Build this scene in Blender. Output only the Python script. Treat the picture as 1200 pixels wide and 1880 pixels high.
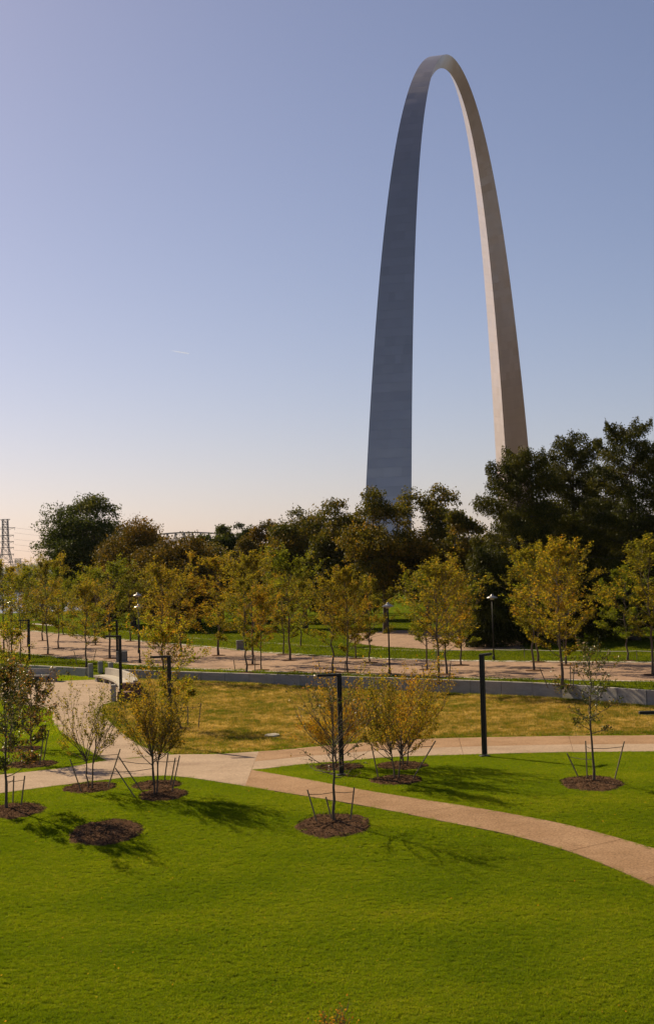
import bpy, math, random
import numpy as np
from mathutils import Matrix, Vector

# ------------------------------------------------------------------ scene, camera, sky, sun, exposure
scene = bpy.context.scene
for o in list(bpy.data.objects): bpy.data.objects.remove(o)
C = scene.collection
R = math.radians
FOCAL, PITCH, ROLL, EYE = 2935.0, .0345, -.0261, 8.5      # focal length in pixels of a 1200 x 1880 frame
cam_d = bpy.data.cameras.new('camera'); cam = bpy.data.objects.new('camera', cam_d); C.objects.link(cam)
cam_d.sensor_fit = 'VERTICAL'; cam_d.sensor_height = 36.0; cam_d.lens = FOCAL*36/1880
cam_d.clip_start = .5; cam_d.clip_end = 90000
cam.matrix_world = Matrix.Translation((0, 0, EYE)) @ Matrix.Rotation(math.pi/2+PITCH, 4, 'X') @ Matrix.Rotation(ROLL, 4, 'Z')
scene.camera = cam

SUN_EL, SUN_AZ = R(35), R(41)                              # azimuth: left of the view axis (+Y)
world = bpy.data.worlds.new('World'); scene.world = world; world.use_nodes = True
wn = world.node_tree.nodes; wl = world.node_tree.links
bg = wn['Background']; sky = wn.new('ShaderNodeTexSky')
sky.sky_type = 'NISHITA'; sky.sun_disc = False
sky.sun_elevation = SUN_EL; sky.sun_rotation = -SUN_AZ
sky.altitude = 150; sky.air_density = .8; sky.dust_density = .9; sky.ozone_density = 6.0
wb = wn.new('ShaderNodeVectorMath'); wb.operation = 'MULTIPLY'; wb.inputs[1].default_value = (1.5, 1.105, .95)   # the photograph's warm white balance, over the whole sky
wl.new(sky.outputs[0], wb.inputs[0]); wl.new(wb.outputs[0], bg.inputs[0]); bg.inputs[1].default_value = .064
sun_d = bpy.data.lights.new('sun', 'SUN'); sun = bpy.data.objects.new('sun', sun_d); C.objects.link(sun)
sun_d.energy = 5.0; sun_d.angle = R(.55); sun_d.color = (1, .83, .56)
sv = Vector((-math.sin(SUN_AZ)*math.cos(SUN_EL), math.cos(SUN_AZ)*math.cos(SUN_EL), math.sin(SUN_EL)))
sun.rotation_euler = sv.to_track_quat('Z', 'Y').to_euler()
scene.view_settings.view_transform = 'Standard'; scene.view_settings.look = 'None'
scene.view_settings.exposure = 0.45; scene.view_settings.gamma = 1.0
scene.render.engine = 'CYCLES'
scene.cycles.max_bounces = 6; scene.cycles.transparent_max_bounces = 4
scene.cycles.diffuse_bounces = 3; scene.cycles.glossy_bounces = 2; scene.cycles.transmission_bounces = 3
scene.cycles.use_denoising = True

# ------------------------------------------------------------------ terrain heights and placing helpers
def sstep(a, b, x):
    t = min(1., max(0., (x-a)/(b-a))); return t*t*(3-2*t)

def zlow(x, y):
    """height of the lower lawn: level behind, a gentle bank falling towards the viewer in front"""
    d = 61-y
    if d <= -4: b = 0.
    elif d < 4: b = (d+4)**2/16
    else: b = d
    b = min(b, 30.)
    return -.105*b + .22*sstep(96, 118, y)*sstep(4, -8, x)

def ray(x, y):
    dx, dy = x-600, y-940
    c, s = math.cos(ROLL), math.sin(ROLL)
    a = (dx*c+dy*s)/FOCAL; b = -(-dx*s+dy*c)/FOCAL
    return (a, math.cos(PITCH)-b*math.sin(PITCH), math.sin(PITCH)+b*math.cos(PITCH))

def g(x, y, zf=None):
    """ground point seen at a photo pixel, on the lower lawn or at a height"""
    r = ray(x, y)
    if zf is not None:
        t = (zf-EYE)/r[2]; return (r[0]*t, r[1]*t, zf)
    z = 0.
    for _ in range(40):
        t = (z-EYE)/r[2]; z = .5*z+.5*zlow(r[0]*t, r[1]*t)
    t = (z-EYE)/r[2]
    return (r[0]*t, r[1]*t, z)

TER = .85                                                   # level of the upper terrace
def gu(x, y): return g(x, y, TER)
def hz(x, y, Y):
    r = ray(x, y); return EYE+r[2]*Y/r[1]
def at(x, y, Y):
    r = ray(x, y); t = Y/r[1]; return (r[0]*t, Y, EYE+r[2]*t)

# ------------------------------------------------------------------ mesh helpers
class MB:
    def __init__(s): s.v = []; s.f = []
    def quadbox(s, M, sx, sy, sz):
        n = len(s.v)
        for x in (-.5, .5):
            for y in (-.5, .5):
                for z in (-.5, .5): s.v.append(tuple(M @ Vector((x*sx, y*sy, z*sz))))
        s.f += [(n, n+1, n+3, n+2), (n+4, n+6, n+7, n+5), (n, n+4, n+5, n+1), (n+2, n+3, n+7, n+6), (n, n+2, n+6, n+4), (n+1, n+5, n+7, n+3)]
        return s
    def box(s, c, size, rz=0):
        return s.quadbox(Matrix.Translation(c) @ Matrix.Rotation(rz, 4, 'Z'), *size)
    def bevbox(s, c, size, rz=0, b=.01):
        """a box with chamfered vertical edges and top edge"""
        sx, sy, sz = size[0]/2, size[1]/2, size[2]/2
        n = len(s.v); M = Matrix.Translation(c) @ Matrix.Rotation(rz, 4, 'Z')
        def ring(ix, iz):
            x, y = sx-ix, sy-ix
            return [(x-b, -y, iz), (x, -y+b, iz), (x, y-b, iz), (x-b, y, iz), (-x+b, y, iz), (-x, y-b, iz), (-x, -y+b, iz), (-x+b, -y, iz)]
        for rg in (ring(0, -sz), ring(0, sz-b), ring(b, sz)):
            s.v += [tuple(M @ Vector(p)) for p in rg]
        for k in range(2):
            for i in range(8):
                j = (i+1) % 8; s.f.append((n+k*8+i, n+k*8+j, n+k*8+8+j, n+k*8+8+i))
        s.f.append(tuple(n+16+i for i in range(8))); s.f.append(tuple(n+7-i for i in range(8)))
        return s
    def tube(s, pts, rad, n=6, cap=True):
        b = len(s.v); P = [Vector(p) for p in pts]
        if not hasattr(rad, '__len__'): rad = [rad]*len(P)
        up = Vector((0.31, .17, .93)).normalized()
        for i, p in enumerate(P):
            t = (P[min(i+1, len(P)-1)]-P[max(i-1, 0)])
            t = t.normalized() if t.length > 1e-9 else Vector((0, 0, 1))
            a = t.cross(up)
            if a.length < .05: a = t.cross(Vector((1, 0, 0)))
            a.normalize(); c = t.cross(a)
            for k in range(n):
                th = 2*math.pi*k/n
                s.v.append(tuple(p+(a*math.cos(th)+c*math.sin(th))*rad[i]))
        for i in range(len(P)-1):
            for k in range(n):
                k2 = (k+1) % n
                s.f.append((b+i*n+k, b+i*n+k2, b+(i+1)*n+k2, b+(i+1)*n+k))
        if cap:
            s.f.append(tuple(b+k for k in range(n))[::-1]); e = b+(len(P)-1)*n
            s.f.append(tuple(e+k for k in range(n)))
        return s
    def lathe(s, prof, n=20, c=(0, 0, 0)):
        b = len(s.v)
        for r, z in prof:
            for k in range(n):
                th = 2*math.pi*k/n; s.v.append((c[0]+r*math.cos(th), c[1]+r*math.sin(th), c[2]+z))
        for i in range(len(prof)-1):
            for k in range(n):
                k2 = (k+1) % n; s.f.append((b+i*n+k, b+i*n+k2, b+(i+1)*n+k2, b+(i+1)*n+k))
        return s
    def mesh(s, name, smooth=False):
        m = bpy.data.meshes.new(name); m.from_pydata(s.v, [], s.f); m.update()
        if smooth: m.polygons.foreach_set('use_smooth', [True]*len(m.polygons))
        return m
    def build(s, name, mat, parent=None, smooth=False):
        return link(name, s.mesh(name, smooth), mat, parent)

def link(name, mesh, mat, parent=None):
    o = bpy.data.objects.new(name, mesh); C.objects.link(o)
    if mat is not None:
        if len(mesh.materials) == 0: mesh.materials.append(mat)
    if parent is not None: o.parent = parent
    return o
def thing(name, loc, label, cat, group=None, rz=0):
    o = bpy.data.objects.new(name, None); C.objects.link(o); o.location = loc; o.rotation_euler[2] = rz
    o.empty_display_size = .2
    return tag(o, label, cat, group)
def tag(o, label=None, cat=None, group=None, kind=None):
    if label: o['label'] = label
    if cat: o['category'] = cat
    if group: o['group'] = group
    if kind: o['kind'] = kind
    return o

# ------------------------------------------------------------------ materials
def nodes(name):
    m = bpy.data.materials.new(name); m.use_nodes = True
    nt = m.node_tree; return m, nt.nodes, nt.links, nt.nodes['Principled BSDF']
def ramp(n, stops):
    r = n.new('ShaderNodeValToRGB'); e = r.color_ramp.elements
    while len(e) < len(stops): e.new(.5)
    for i, (p, c) in enumerate(stops): e[i].position = p; e[i].color = (*c, 1)
    return r
def surface(name, stops, scale=3., detail=8., rough=.85, bump=.0, bscale=30., metal=0., coord='Generated', spec=.3, stretch=None, fine=None, bdist=.02):
    m, n, l, p = nodes(name)
    geo = n.new('ShaderNodeNewGeometry'); tc = geo.outputs['Position']
    if coord == 'Object':
        t = n.new('ShaderNodeTexCoord'); tc = t.outputs['Object']
    if stretch:
        mp = n.new('ShaderNodeMapping'); mp.inputs['Scale'].default_value = stretch; l.new(tc, mp.inputs[0]); tc = mp.outputs[0]
    a = n.new('ShaderNodeTexNoise'); a.inputs['Scale'].default_value = scale; a.inputs['Detail'].default_value = detail; a.inputs['Roughness'].default_value = .65
    l.new(tc, a.inputs['Vector']); r = ramp(n, stops); l.new(a.outputs['Fac'], r.inputs[0]); col = r.outputs[0]
    if fine:
        b = n.new('ShaderNodeTexNoise'); b.inputs['Scale'].default_value = fine[0]; b.inputs['Detail'].default_value = 3
        l.new(tc, b.inputs['Vector']); mm = n.new('ShaderNodeMapRange'); mm.inputs[1].default_value = .3; mm.inputs[2].default_value = .7
        mm.inputs[3].default_value = 1-fine[1]; mm.inputs[4].default_value = 1+fine[1]; l.new(b.outputs['Fac'], mm.inputs[0])
        mx = n.new('ShaderNodeVectorMath'); mx.operation = 'SCALE'; l.new(col, mx.inputs[0]); l.new(mm.outputs[0], mx.inputs['Scale']); col = mx.outputs[0]
    l.new(col, p.inputs['Base Color'])
    p.inputs['Roughness'].default_value = rough; p.inputs['Metallic'].default_value = metal; p.inputs['Specular IOR Level'].default_value = spec
    if bump:
        c = n.new('ShaderNodeTexNoise'); c.inputs['Scale'].default_value = bscale; c.inputs['Detail'].default_value = 5
        l.new(tc, c.inputs['Vector']); bp = n.new('ShaderNodeBump'); bp.inputs['Strength'].default_value = bump; bp.inputs['Distance'].default_value = bdist
        l.new(c.outputs['Fac'], bp.inputs['Height']); l.new(bp.outputs[0], p.inputs['Normal'])
    return m
def leafmat(name, stops, trans=.45, rough=.55, spec=.08, patch=0., vary=0., wide=None):
    """leaf colour picked per leaf by the 'tint' attribute; light passes through the blade"""
    m, n, l, p = nodes(name)
    a = n.new('ShaderNodeAttribute'); a.attribute_name = 'tint'; fac = a.outputs['Fac']
    if patch:
        geo = n.new('ShaderNodeNewGeometry'); nz = n.new('ShaderNodeTexNoise'); nz.inputs['Scale'].default_value = .35; nz.inputs['Detail'].default_value = 4
        l.new(geo.outputs['Position'], nz.inputs['Vector'])
        s1 = n.new('ShaderNodeMath'); s1.operation = 'SUBTRACT'; s1.inputs[1].default_value = .5; l.new(nz.outputs['Fac'], s1.inputs[0])
        s2 = n.new('ShaderNodeMath'); s2.operation = 'MULTIPLY_ADD'; s2.inputs[1].default_value = patch; l.new(s1.outputs[0], s2.inputs[0]); l.new(fac, s2.inputs[2]); fac = s2.outputs[0]
    if vary:
        oi = n.new('ShaderNodeObjectInfo'); v1 = n.new('ShaderNodeMath'); v1.operation = 'SUBTRACT'; v1.inputs[1].default_value = .5; l.new(oi.outputs['Random'], v1.inputs[0])
        v2 = n.new('ShaderNodeMath'); v2.operation = 'MULTIPLY_ADD'; v2.inputs[1].default_value = vary; l.new(v1.outputs[0], v2.inputs[0]); l.new(fac, v2.inputs[2]); fac = v2.outputs[0]
    if wide:
        geo2 = n.new('ShaderNodeNewGeometry'); n2 = n.new('ShaderNodeTexNoise'); n2.inputs['Scale'].default_value = wide[0]; n2.inputs['Detail'].default_value = 2
        mp2 = n.new('ShaderNodeMapping'); mp2.inputs['Scale'].default_value = (1, wide[2], 1); mp2.inputs['Rotation'].default_value = (0, 0, .25); l.new(geo2.outputs['Position'], mp2.inputs[0]); l.new(mp2.outputs[0], n2.inputs['Vector'])
        w1 = n.new('ShaderNodeMath'); w1.operation = 'SUBTRACT'; w1.inputs[1].default_value = .5; l.new(n2.outputs['Fac'], w1.inputs[0])
        w2 = n.new('ShaderNodeMath'); w2.operation = 'MULTIPLY_ADD'; w2.inputs[1].default_value = wide[1]; l.new(w1.outputs[0], w2.inputs[0]); l.new(fac, w2.inputs[2]); fac = w2.outputs[0]
    r = ramp(n, stops); l.new(fac, r.inputs[0])
    l.new(r.outputs[0], p.inputs['Base Color']); p.inputs['Roughness'].default_value = rough; p.inputs['Specular IOR Level'].default_value = spec
    t = n.new('ShaderNodeBsdfTranslucent'); br = n.new('ShaderNodeVectorMath'); br.operation = 'MULTIPLY'; br.inputs[1].default_value = (1.25, 1.2, .7)
    l.new(r.outputs[0], br.inputs[0]); l.new(br.outputs[0], t.inputs[0])
    mx = n.new('ShaderNodeMixShader'); mx.inputs[0].default_value = trans
    l.new(p.outputs[0], mx.inputs[1]); l.new(t.outputs[0], mx.inputs[2]); l.new(mx.outputs[0], n['Material Output'].inputs[0])
    return m

M = {}
M['soil'] = surface('lawn_soil', [(.3, (.085, .115, .004)), (.7, (.12, .14, .006))], .6, spec=0., rough=1, bump=.6, bscale=12, fine=(25, .35))
M['far_lawn'] = surface('far_lawn', [(.3, (.07, .105, .006)), (.55, (.10, .13, .008)), (.75, (.15, .15, .015))], .12, spec=0., rough=1., bump=.7, bscale=4, fine=(5, .35), bdist=.1)
M['dry_soil'] = surface('dry_lawn', [(.3, (.17, .125, .015)), (.5, (.27, .17, .035)), (.7, (.40, .26, .09))], .35, spec=0., rough=1, bump=.6, bscale=9, fine=(12, .4))
M['grass'] = leafmat('grass_blade', [(0, (.09, .15, .003)), (.5, (.175, .245, .004)), (.85, (.26, .285, .006)), (1, (.42, .38, .05))], .66, .6, .1, patch=.5, wide=(.13, .8, 3.), vary=.25)
M['far_grass'] = leafmat('far_grass_blade', [(0, (.055, .085, .003)), (.5, (.115, .15, .004)), (.85, (.17, .18, .006)), (1, (.3, .26, .04))], .6, .6, .1, patch=.5, wide=(.06, .7, 3.), vary=.2)
M['dry_grass'] = leafmat('dry_grass_blade', [(0, (.09, .13, .006)), (.3, (.19, .165, .015)), (.65, (.39, .265, .055)), (1, (.66, .48, .2))], .45, .7, .1, patch=1.3, wide=(.12, .5, 2.), vary=.8)
M['path'] = surface('path_concrete', [(.3, (.29, .20, .135)), (.5, (.38, .275, .19)), (.7, (.44, .32, .225))], .4, rough=.9, bump=.4, bscale=40, fine=(14, .25), spec=.1)
M['path_warm'] = surface('path_concrete_warm', [(.3, (.26, .15, .075)), (.5, (.33, .20, .11)), (.7, (.39, .245, .14))], .45, rough=.9, bump=.4, bscale=40, fine=(14, .3), spec=.1)
M['joint'] = surface('path_joint', [(.3, (.11, .08, .055)), (.7, (.15, .11, .08))], 3)
M['avenue'] = surface('avenue_gravel', [(.3, (.22, .13, .075)), (.7, (.36, .222, .138))], .35, rough=.9, bump=.4, bscale=14, fine=(4, .35))
M['arch_reflected_ground'] = surface('arch_reflected_ground', [(.3, (.06, .045, .034)), (.7, (.11, .085, .065))], .03, rough=.9)
M['brick'] = surface('city_standin_brick', [(.3, (.10, .08, .072)), (.7, (.16, .13, .118))], .08, rough=.9)
M['kerb'] = surface('pale_kerb', [(.3, (.42, .36, .30)), (.7, (.5, .44, .37))], 2)
M['concrete'] = surface('wall_concrete', [(.3, (.27, .245, .215)), (.5, (.34, .31, .275)), (.7, (.40, .365, .325))], .9, rough=.85, bump=.25, bscale=25, stretch=(1, 1, 3), fine=(9, .12))
M['bench'] = surface('bench_concrete', [(.3, (.34, .30, .25)), (.7, (.46, .41, .34))], 1.5, rough=.8, bump=.15, bscale=25)
M['post'] = surface('lamp_metal', [(.3, (.022, .02, .017)), (.7, (.035, .031, .026))], 5, rough=.6, metal=0., spec=.2)
M['shade'] = surface('lamp_shade_metal', [(.3, (.36, .34, .31)), (.7, (.5, .47, .43))], 5, rough=.35, metal=.5)
M['lens'] = surface('lamp_lens', [(.3, (.5, .48, .42)), (.7, (.55, .52, .46))], 5, rough=.3)
M['stake'] = surface('weathered_stake', [(.3, (.14, .105, .07)), (.7, (.24, .19, .13))], 6, stretch=(6, 6, 1))
M['strap'] = surface('strap', [(.3, (.04, .035, .025)), (.7, (.06, .05, .035))], 6)
M['mulch'] = surface('mulch', [(.3, (.055, .03, .017)), (.55, (.12, .068, .04)), (.75, (.22, .135, .085))], 9, spec=0, rough=1, bump=1., bscale=25, fine=(40, .4), bdist=.05)
M['chip'] = leafmat('mulch_chip', [(0, (.04, .022, .012)), (.7, (.12, .075, .045)), (1, (.36, .26, .17))], 0., 1., 0.)
M['bark'] = surface('bark', [(.3, (.05, .037, .026)), (.7, (.10, .078, .056))], 6, rough=.95, bump=.6, bscale=20, stretch=(4, 4, 1))
M['twig'] = surface('young_bark', [(.3, (.085, .06, .042)), (.7, (.15, .11, .08))], 6, rough=.9, stretch=(4, 4, 1))
M['boulder'] = surface('rust_boulder', [(.3, (.10, .045, .025)), (.7, (.2, .10, .06))], 2.5, rough=.95, bump=.8, bscale=8)
M['slab'] = surface('flat_stone', [(.3, (.36, .32, .26)), (.7, (.46, .42, .35))], 3, rough=.9, bump=.4)
M['box'] = surface('utility_box', [(.3, (.16, .15, .14)), (.7, (.22, .21, .19))], 3, rough=.6)
M['pylon'] = surface('galvanised_steel', [(.3, (.17, .16, .155)), (.7, (.22, .21, .2))], 3, rough=.6, metal=.2)
M['rope'] = surface('rope', [(.3, (.5, .46, .4)), (.7, (.6, .56, .5))], 3)
M['far_wood'] = surface('far_wood', [(.3, (.035, .045, .025)), (.7, (.07, .075, .04))], .02, rough=1, bump=1, bscale=.1, bdist=3)
M['hills'] = surface('hills', [(.3, (.05, .06, .035)), (.7, (.09, .09, .06))], .002, rough=1)
M['far_ground'] = surface('far_ground', [(.3, (.055, .05, .035)), (.7, (.10, .085, .06))], .01, rough=1)
m = bpy.data.materials.new('contrail'); m.use_nodes = True; m.node_tree.nodes.remove(m.node_tree.nodes['Principled BSDF']); M['contrail'] = m
pv = m.node_tree.nodes.new('ShaderNodeVolumePrincipled'); pv.inputs['Color'].default_value = (.85, .93, 1, 1); pv.inputs['Density'].default_value = .05; pv.inputs['Anisotropy'].default_value = .5
m.node_tree.links.new(pv.outputs[0], m.node_tree.nodes['Material Output'].inputs['Volume'])
m, n, l, p = nodes('river_water'); M['river'] = m
p.inputs['Base Color'].default_value = (.10, .09, .07, 1); p.inputs['Roughness'].default_value = .22
nz = n.new('ShaderNodeTexNoise'); nz.inputs['Scale'].default_value = .25; nz.inputs['Detail'].default_value = 6
geo = n.new('ShaderNodeNewGeometry'); l.new(geo.outputs['Position'], nz.inputs['Vector'])
bp = n.new('ShaderNodeBump'); bp.inputs['Strength'].default_value = .35; bp.inputs['Distance'].default_value = .6
l.new(nz.outputs['Fac'], bp.inputs['Height']); l.new(bp.outputs[0], p.inputs['Normal'])
# brushed stainless steel with a tone per plate
m, n, l, p = nodes('stainless_steel'); M['steel'] = m
a = n.new('ShaderNodeAttribute'); a.attribute_name = 'tint'
rp = ramp(n, [(0, (.51, .458, .41)), (.5, (.55, .495, .445)), (1, (.59, .53, .48))]); l.new(a.outputs['Fac'], rp.inputs[0])
tc = n.new('ShaderNodeTexCoord'); nz = n.new('ShaderNodeTexNoise'); nz.inputs['Scale'].default_value = .12; nz.inputs['Detail'].default_value = 5
mp = n.new('ShaderNodeMapping'); mp.inputs['Scale'].default_value = (1, 1, .35); l.new(tc.outputs['Object'], mp.inputs[0]); l.new(mp.outputs[0], nz.inputs['Vector'])
mr = n.new('ShaderNodeMapRange'); mr.inputs[3].default_value = .27; mr.inputs[4].default_value = .40; l.new(nz.outputs['Fac'], mr.inputs[0])
l.new(rp.outputs[0], p.inputs['Base Color']); l.new(mr.outputs[0], p.inputs['Roughness']); p.inputs['Metallic'].default_value = .95
ta = n.new('ShaderNodeAttribute'); ta.attribute_name = 'tilt'; gn = n.new('ShaderNodeNewGeometry')   # plates are never quite flush
ad = n.new('ShaderNodeVectorMath'); ad.operation = 'ADD'; l.new(gn.outputs['Normal'], ad.inputs[0]); l.new(ta.outputs['Vector'], ad.inputs[1])
nm = n.new('ShaderNodeVectorMath'); nm.operation = 'NORMALIZE'; l.new(ad.outputs[0], nm.inputs[0])
n3 = n.new('ShaderNodeTexNoise'); n3.inputs['Scale'].default_value = .22; n3.inputs['Detail'].default_value = 3; l.new(tc.outputs['Object'], n3.inputs['Vector'])
b3 = n.new('ShaderNodeBump'); b3.inputs['Strength'].default_value = .35; b3.inputs['Distance'].default_value = .25; l.new(n3.outputs['Fac'], b3.inputs['Height']); l.new(nm.outputs[0], b3.inputs['Normal']); l.new(b3.outputs[0], p.inputs['Normal'])
M['seam'] = surface('arch_seam', [(.3, (.17, .16, .155)), (.7, (.2, .19, .18))], 1, rough=.5, metal=.6)

LEAF = {
 'gold':   leafmat('leaf_gold', [(0, (.10, .11, .010)), (.4, (.215, .185, .014)), (.75, (.33, .235, .02)), (1, (.40, .20, .02))], .64, .55, vary=.3),
 'lime':   leafmat('leaf_lime', [(0, (.095, .125, .010)), (.5, (.205, .21, .014)), (.85, (.31, .245, .018)), (1, (.34, .17, .02))], .64, .55, vary=.3),
 'amber':  leafmat('leaf_amber', [(0, (.15, .13, .012)), (.4, (.29, .19, .014)), (.8, (.39, .20, .016)), (1, (.38, .15, .02))], .66, .55, vary=.3),
 'gloss':  leafmat('leaf_gloss', [(0, (.04, .06, .01)), (.5, (.10, .10, .015)), (.8, (.22, .13, .03)), (1, (.30, .13, .05))], .4, .4, .3),
 'oak':    leafmat('leaf_oak', [(0, (.04, .048, .005)), (.4, (.09, .085, .009)), (.75, (.21, .15, .015)), (1, (.30, .16, .02))], .4, .55, .15, vary=.3),
 'green':  leafmat('leaf_green', [(0, (.026, .042, .005)), (.6, (.06, .08, .010)), (1, (.15, .145, .025))], .35, .55, .15, vary=.3),
 'rust':   leafmat('leaf_rust', [(0, (.055, .05, .008)), (.45, (.125, .085, .012)), (.8, (.20, .115, .016)), (1, (.27, .13, .02))], .4, .5, vary=.3),
 'cyp':    leafmat('leaf_cypress', [(0, (.032, .04, .005)), (.55, (.08, .08, .009)), (1, (.20, .165, .02))], .3, .5, vary=.3),
}

# ------------------------------------------------------------------ the ground
def ground_sheet(name, xs, ys, zf, mat):
    v = [(x, y, zf(x, y)) for y in ys for x in xs]; nx = len(xs)
    f = [(j*nx+i, j*nx+i+1, (j+1)*nx+i+1, (j+1)*nx+i) for j in range(len(ys)-1) for i in range(nx-1)]
    me = bpy.data.meshes.new(name); me.from_pydata(v, [], f); me.polygons.foreach_set('use_smooth', [True]*len(f)); me.update()
    return tag(link(name, me, mat), kind='structure')
tag(MB().box((0, 3500, -10), (17000, 15000, 1)).build('far_ground', M['far_ground']), kind='structure')
wob = lambda x, y: .025*math.sin(x*.9+y*.31)+.02*math.sin(x*.37-y*.77+1)
ground_sheet('lawn', list(np.arange(-70, 71, 1.)), list(np.arange(-30, 150, 1.)), lambda x, y: zlow(x, y)+wob(x, y)*.4-.012, M['soil'])

WALL = [g(1420, 1306), g(1200, 1296.5), g(1012, 1281), g(717, 1268.5), g(550, 1260), g(350, 1250), g(212, 1244.5), g(160, 1242), g(90, 1238), g(0, 1233), g(-140, 1226)]
WALL = sorted([(p[0], p[1]) for p in WALL])
def wally(x): return float(np.interp(x, [p[0] for p in WALL], [p[1] for p in WALL]))
GAP0, GAP1 = g(160, 1242)[0], g(212, 1244.5)[0]
def zup(x, y):
    d = y-wally(x)
    gap = sstep(GAP0-1.2, GAP0, x)*sstep(GAP1+1.2, GAP1, x)
    z = TER-.7*gap*sstep(6, .5, d)
    z += 7.3*sstep(290, 430, y)*sstep(-70, -10, x)
    z -= 10.5*sstep(325, 350, y)*sstep(-30, -62, x)
    z -= 10.5*sstep(-150, -190, x)
    return z + .06*math.sin(x*.13+1)*math.sin(y*.11)*sstep(175, 210, y)
xs = sorted(set([round(v, 2) for v in np.concatenate([np.arange(-220, -40, 6.), np.arange(-40, 40, 1.), np.arange(40, 340, 10.)])]))
ts = [.12, .5, 1, 1.6, 2.4, 3.5, 5, 7, 10, 14]+list(np.arange(20, 120, 6.))+list(np.arange(120, 330, 5.))+list(np.arange(330, 1100, 40.))
v = [(x, wally(x)+t, zup(x, wally(x)+t)) for t in ts for x in xs]; nx = len(xs)
f = [(j*nx+i, j*nx+i+1, (j+1)*nx+i+1, (j+1)*nx+i) for j in range(len(ts)-1) for i in range(nx-1)]
me = bpy.data.meshes.new('upper_lawn'); me.from_pydata(v, [], f); me.polygons.foreach_set('use_smooth', [True]*len(f))
tag(link('upper_lawn', me, M['far_lawn']), kind='structure')

# flat sheets laid on the upper terrace, from outlines seen in the photograph
def strip(name, a, b, mat, dz, zf=gu, kind='structure', parent=None, n=60):
    """sheet between two edge lines"""
    def res(pts):
        P = [Vector(zf(*q)[:2]) for q in pts]; L = [0]
        for i in range(1, len(P)): L.append(L[-1]+(P[i]-P[i-1]).length)
        t = np.linspace(0, L[-1], n)
        return np.interp(t, L, [p.x for p in P]), np.interp(t, L, [p.y for p in P])
    ax, ay = res(a); bx, by = res(b)
    mb = MB()
    for k in range(n):
        for s in range(5):
            u = s/4; x, y = ax[k]*(1-u)+bx[k]*u, ay[k]*(1-u)+by[k]*u
            mb.v.append((x, y, zup(x, y)+dz))
    for k in range(n-1):
        for s in range(4): mb.f.append((k*5+s, k*5+s+1, (k+1)*5+s+1, (k+1)*5+s))
    o = mb.build(name, mat, parent)
    if kind: o['kind'] = kind
    return o
AV_N = [(1400, 1258), (1200, 1252), (887, 1246), (700, 1240), (483, 1233), (350, 1228), (267, 1223), (133, 1210), (27, 1198), (-120, 1181)]
AV_F = [(1400, 1220), (1200, 1217.5), (908, 1215.5), (750, 1212.5), (617, 1207), (483, 1199), (398, 1190), (233, 1176), (57, 1158.5), (-120, 1141)]
strip('avenue_pavement', AV_N, AV_F, M['avenue'], .03)
strip('avenue_kerb', [(x, y+.3) for x, y in AV_F], [(x, y-1.9) for x, y in AV_F], M['kerb'], .05)
strip('avenue_kerb', [(x, y+1.0) for x, y in AV_N], [(x, y-.3) for x, y in AV_N], M['kerb'], .05)
FP = [(820, 1197), (750, 1195.5), (583, 1187.5), (350, 1172.5), (177, 1157), (60, 1147)]
strip('lawn_path', FP, [(x, y-2.2) for x, y in FP], M['kerb'], .03)
strip('far_plaza', [(965, 1193), (850, 1196), (700, 1188), (640, 1180)], [(940, 1160), (850, 1158), (720, 1158), (640, 1165)], M['avenue'], .03)

mb = MB(); xs_ = np.arange(-60, 330, 10.); ys_ = np.arange(400, 1050, 10.)
mb.v = [(x, y, zup(x, y)+.05) for y in ys_ for x in xs_]; mb.f = [(j*len(xs_)+i, j*len(xs_)+i+1, (j+1)*len(xs_)+i+1, (j+1)*len(xs_)+i) for j in range(len(ys_)-1) for i in range(len(xs_)-1)]
tag(mb.build('arch_reflected_ground', M['arch_reflected_ground'], None, True), kind='structure')  # unseen ground sheet, added and darkened for what the steel reflects
# river, far bank, hills
mb = MB(); mb.v = [(-4000, 250, -8.8), (400, 250, -8.8), (700, 1560, -8.8), (-4000, 1900, -8.8)]; mb.f = [(0, 1, 2, 3)]
tag(mb.build('river', M['river']), kind='structure')

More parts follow.
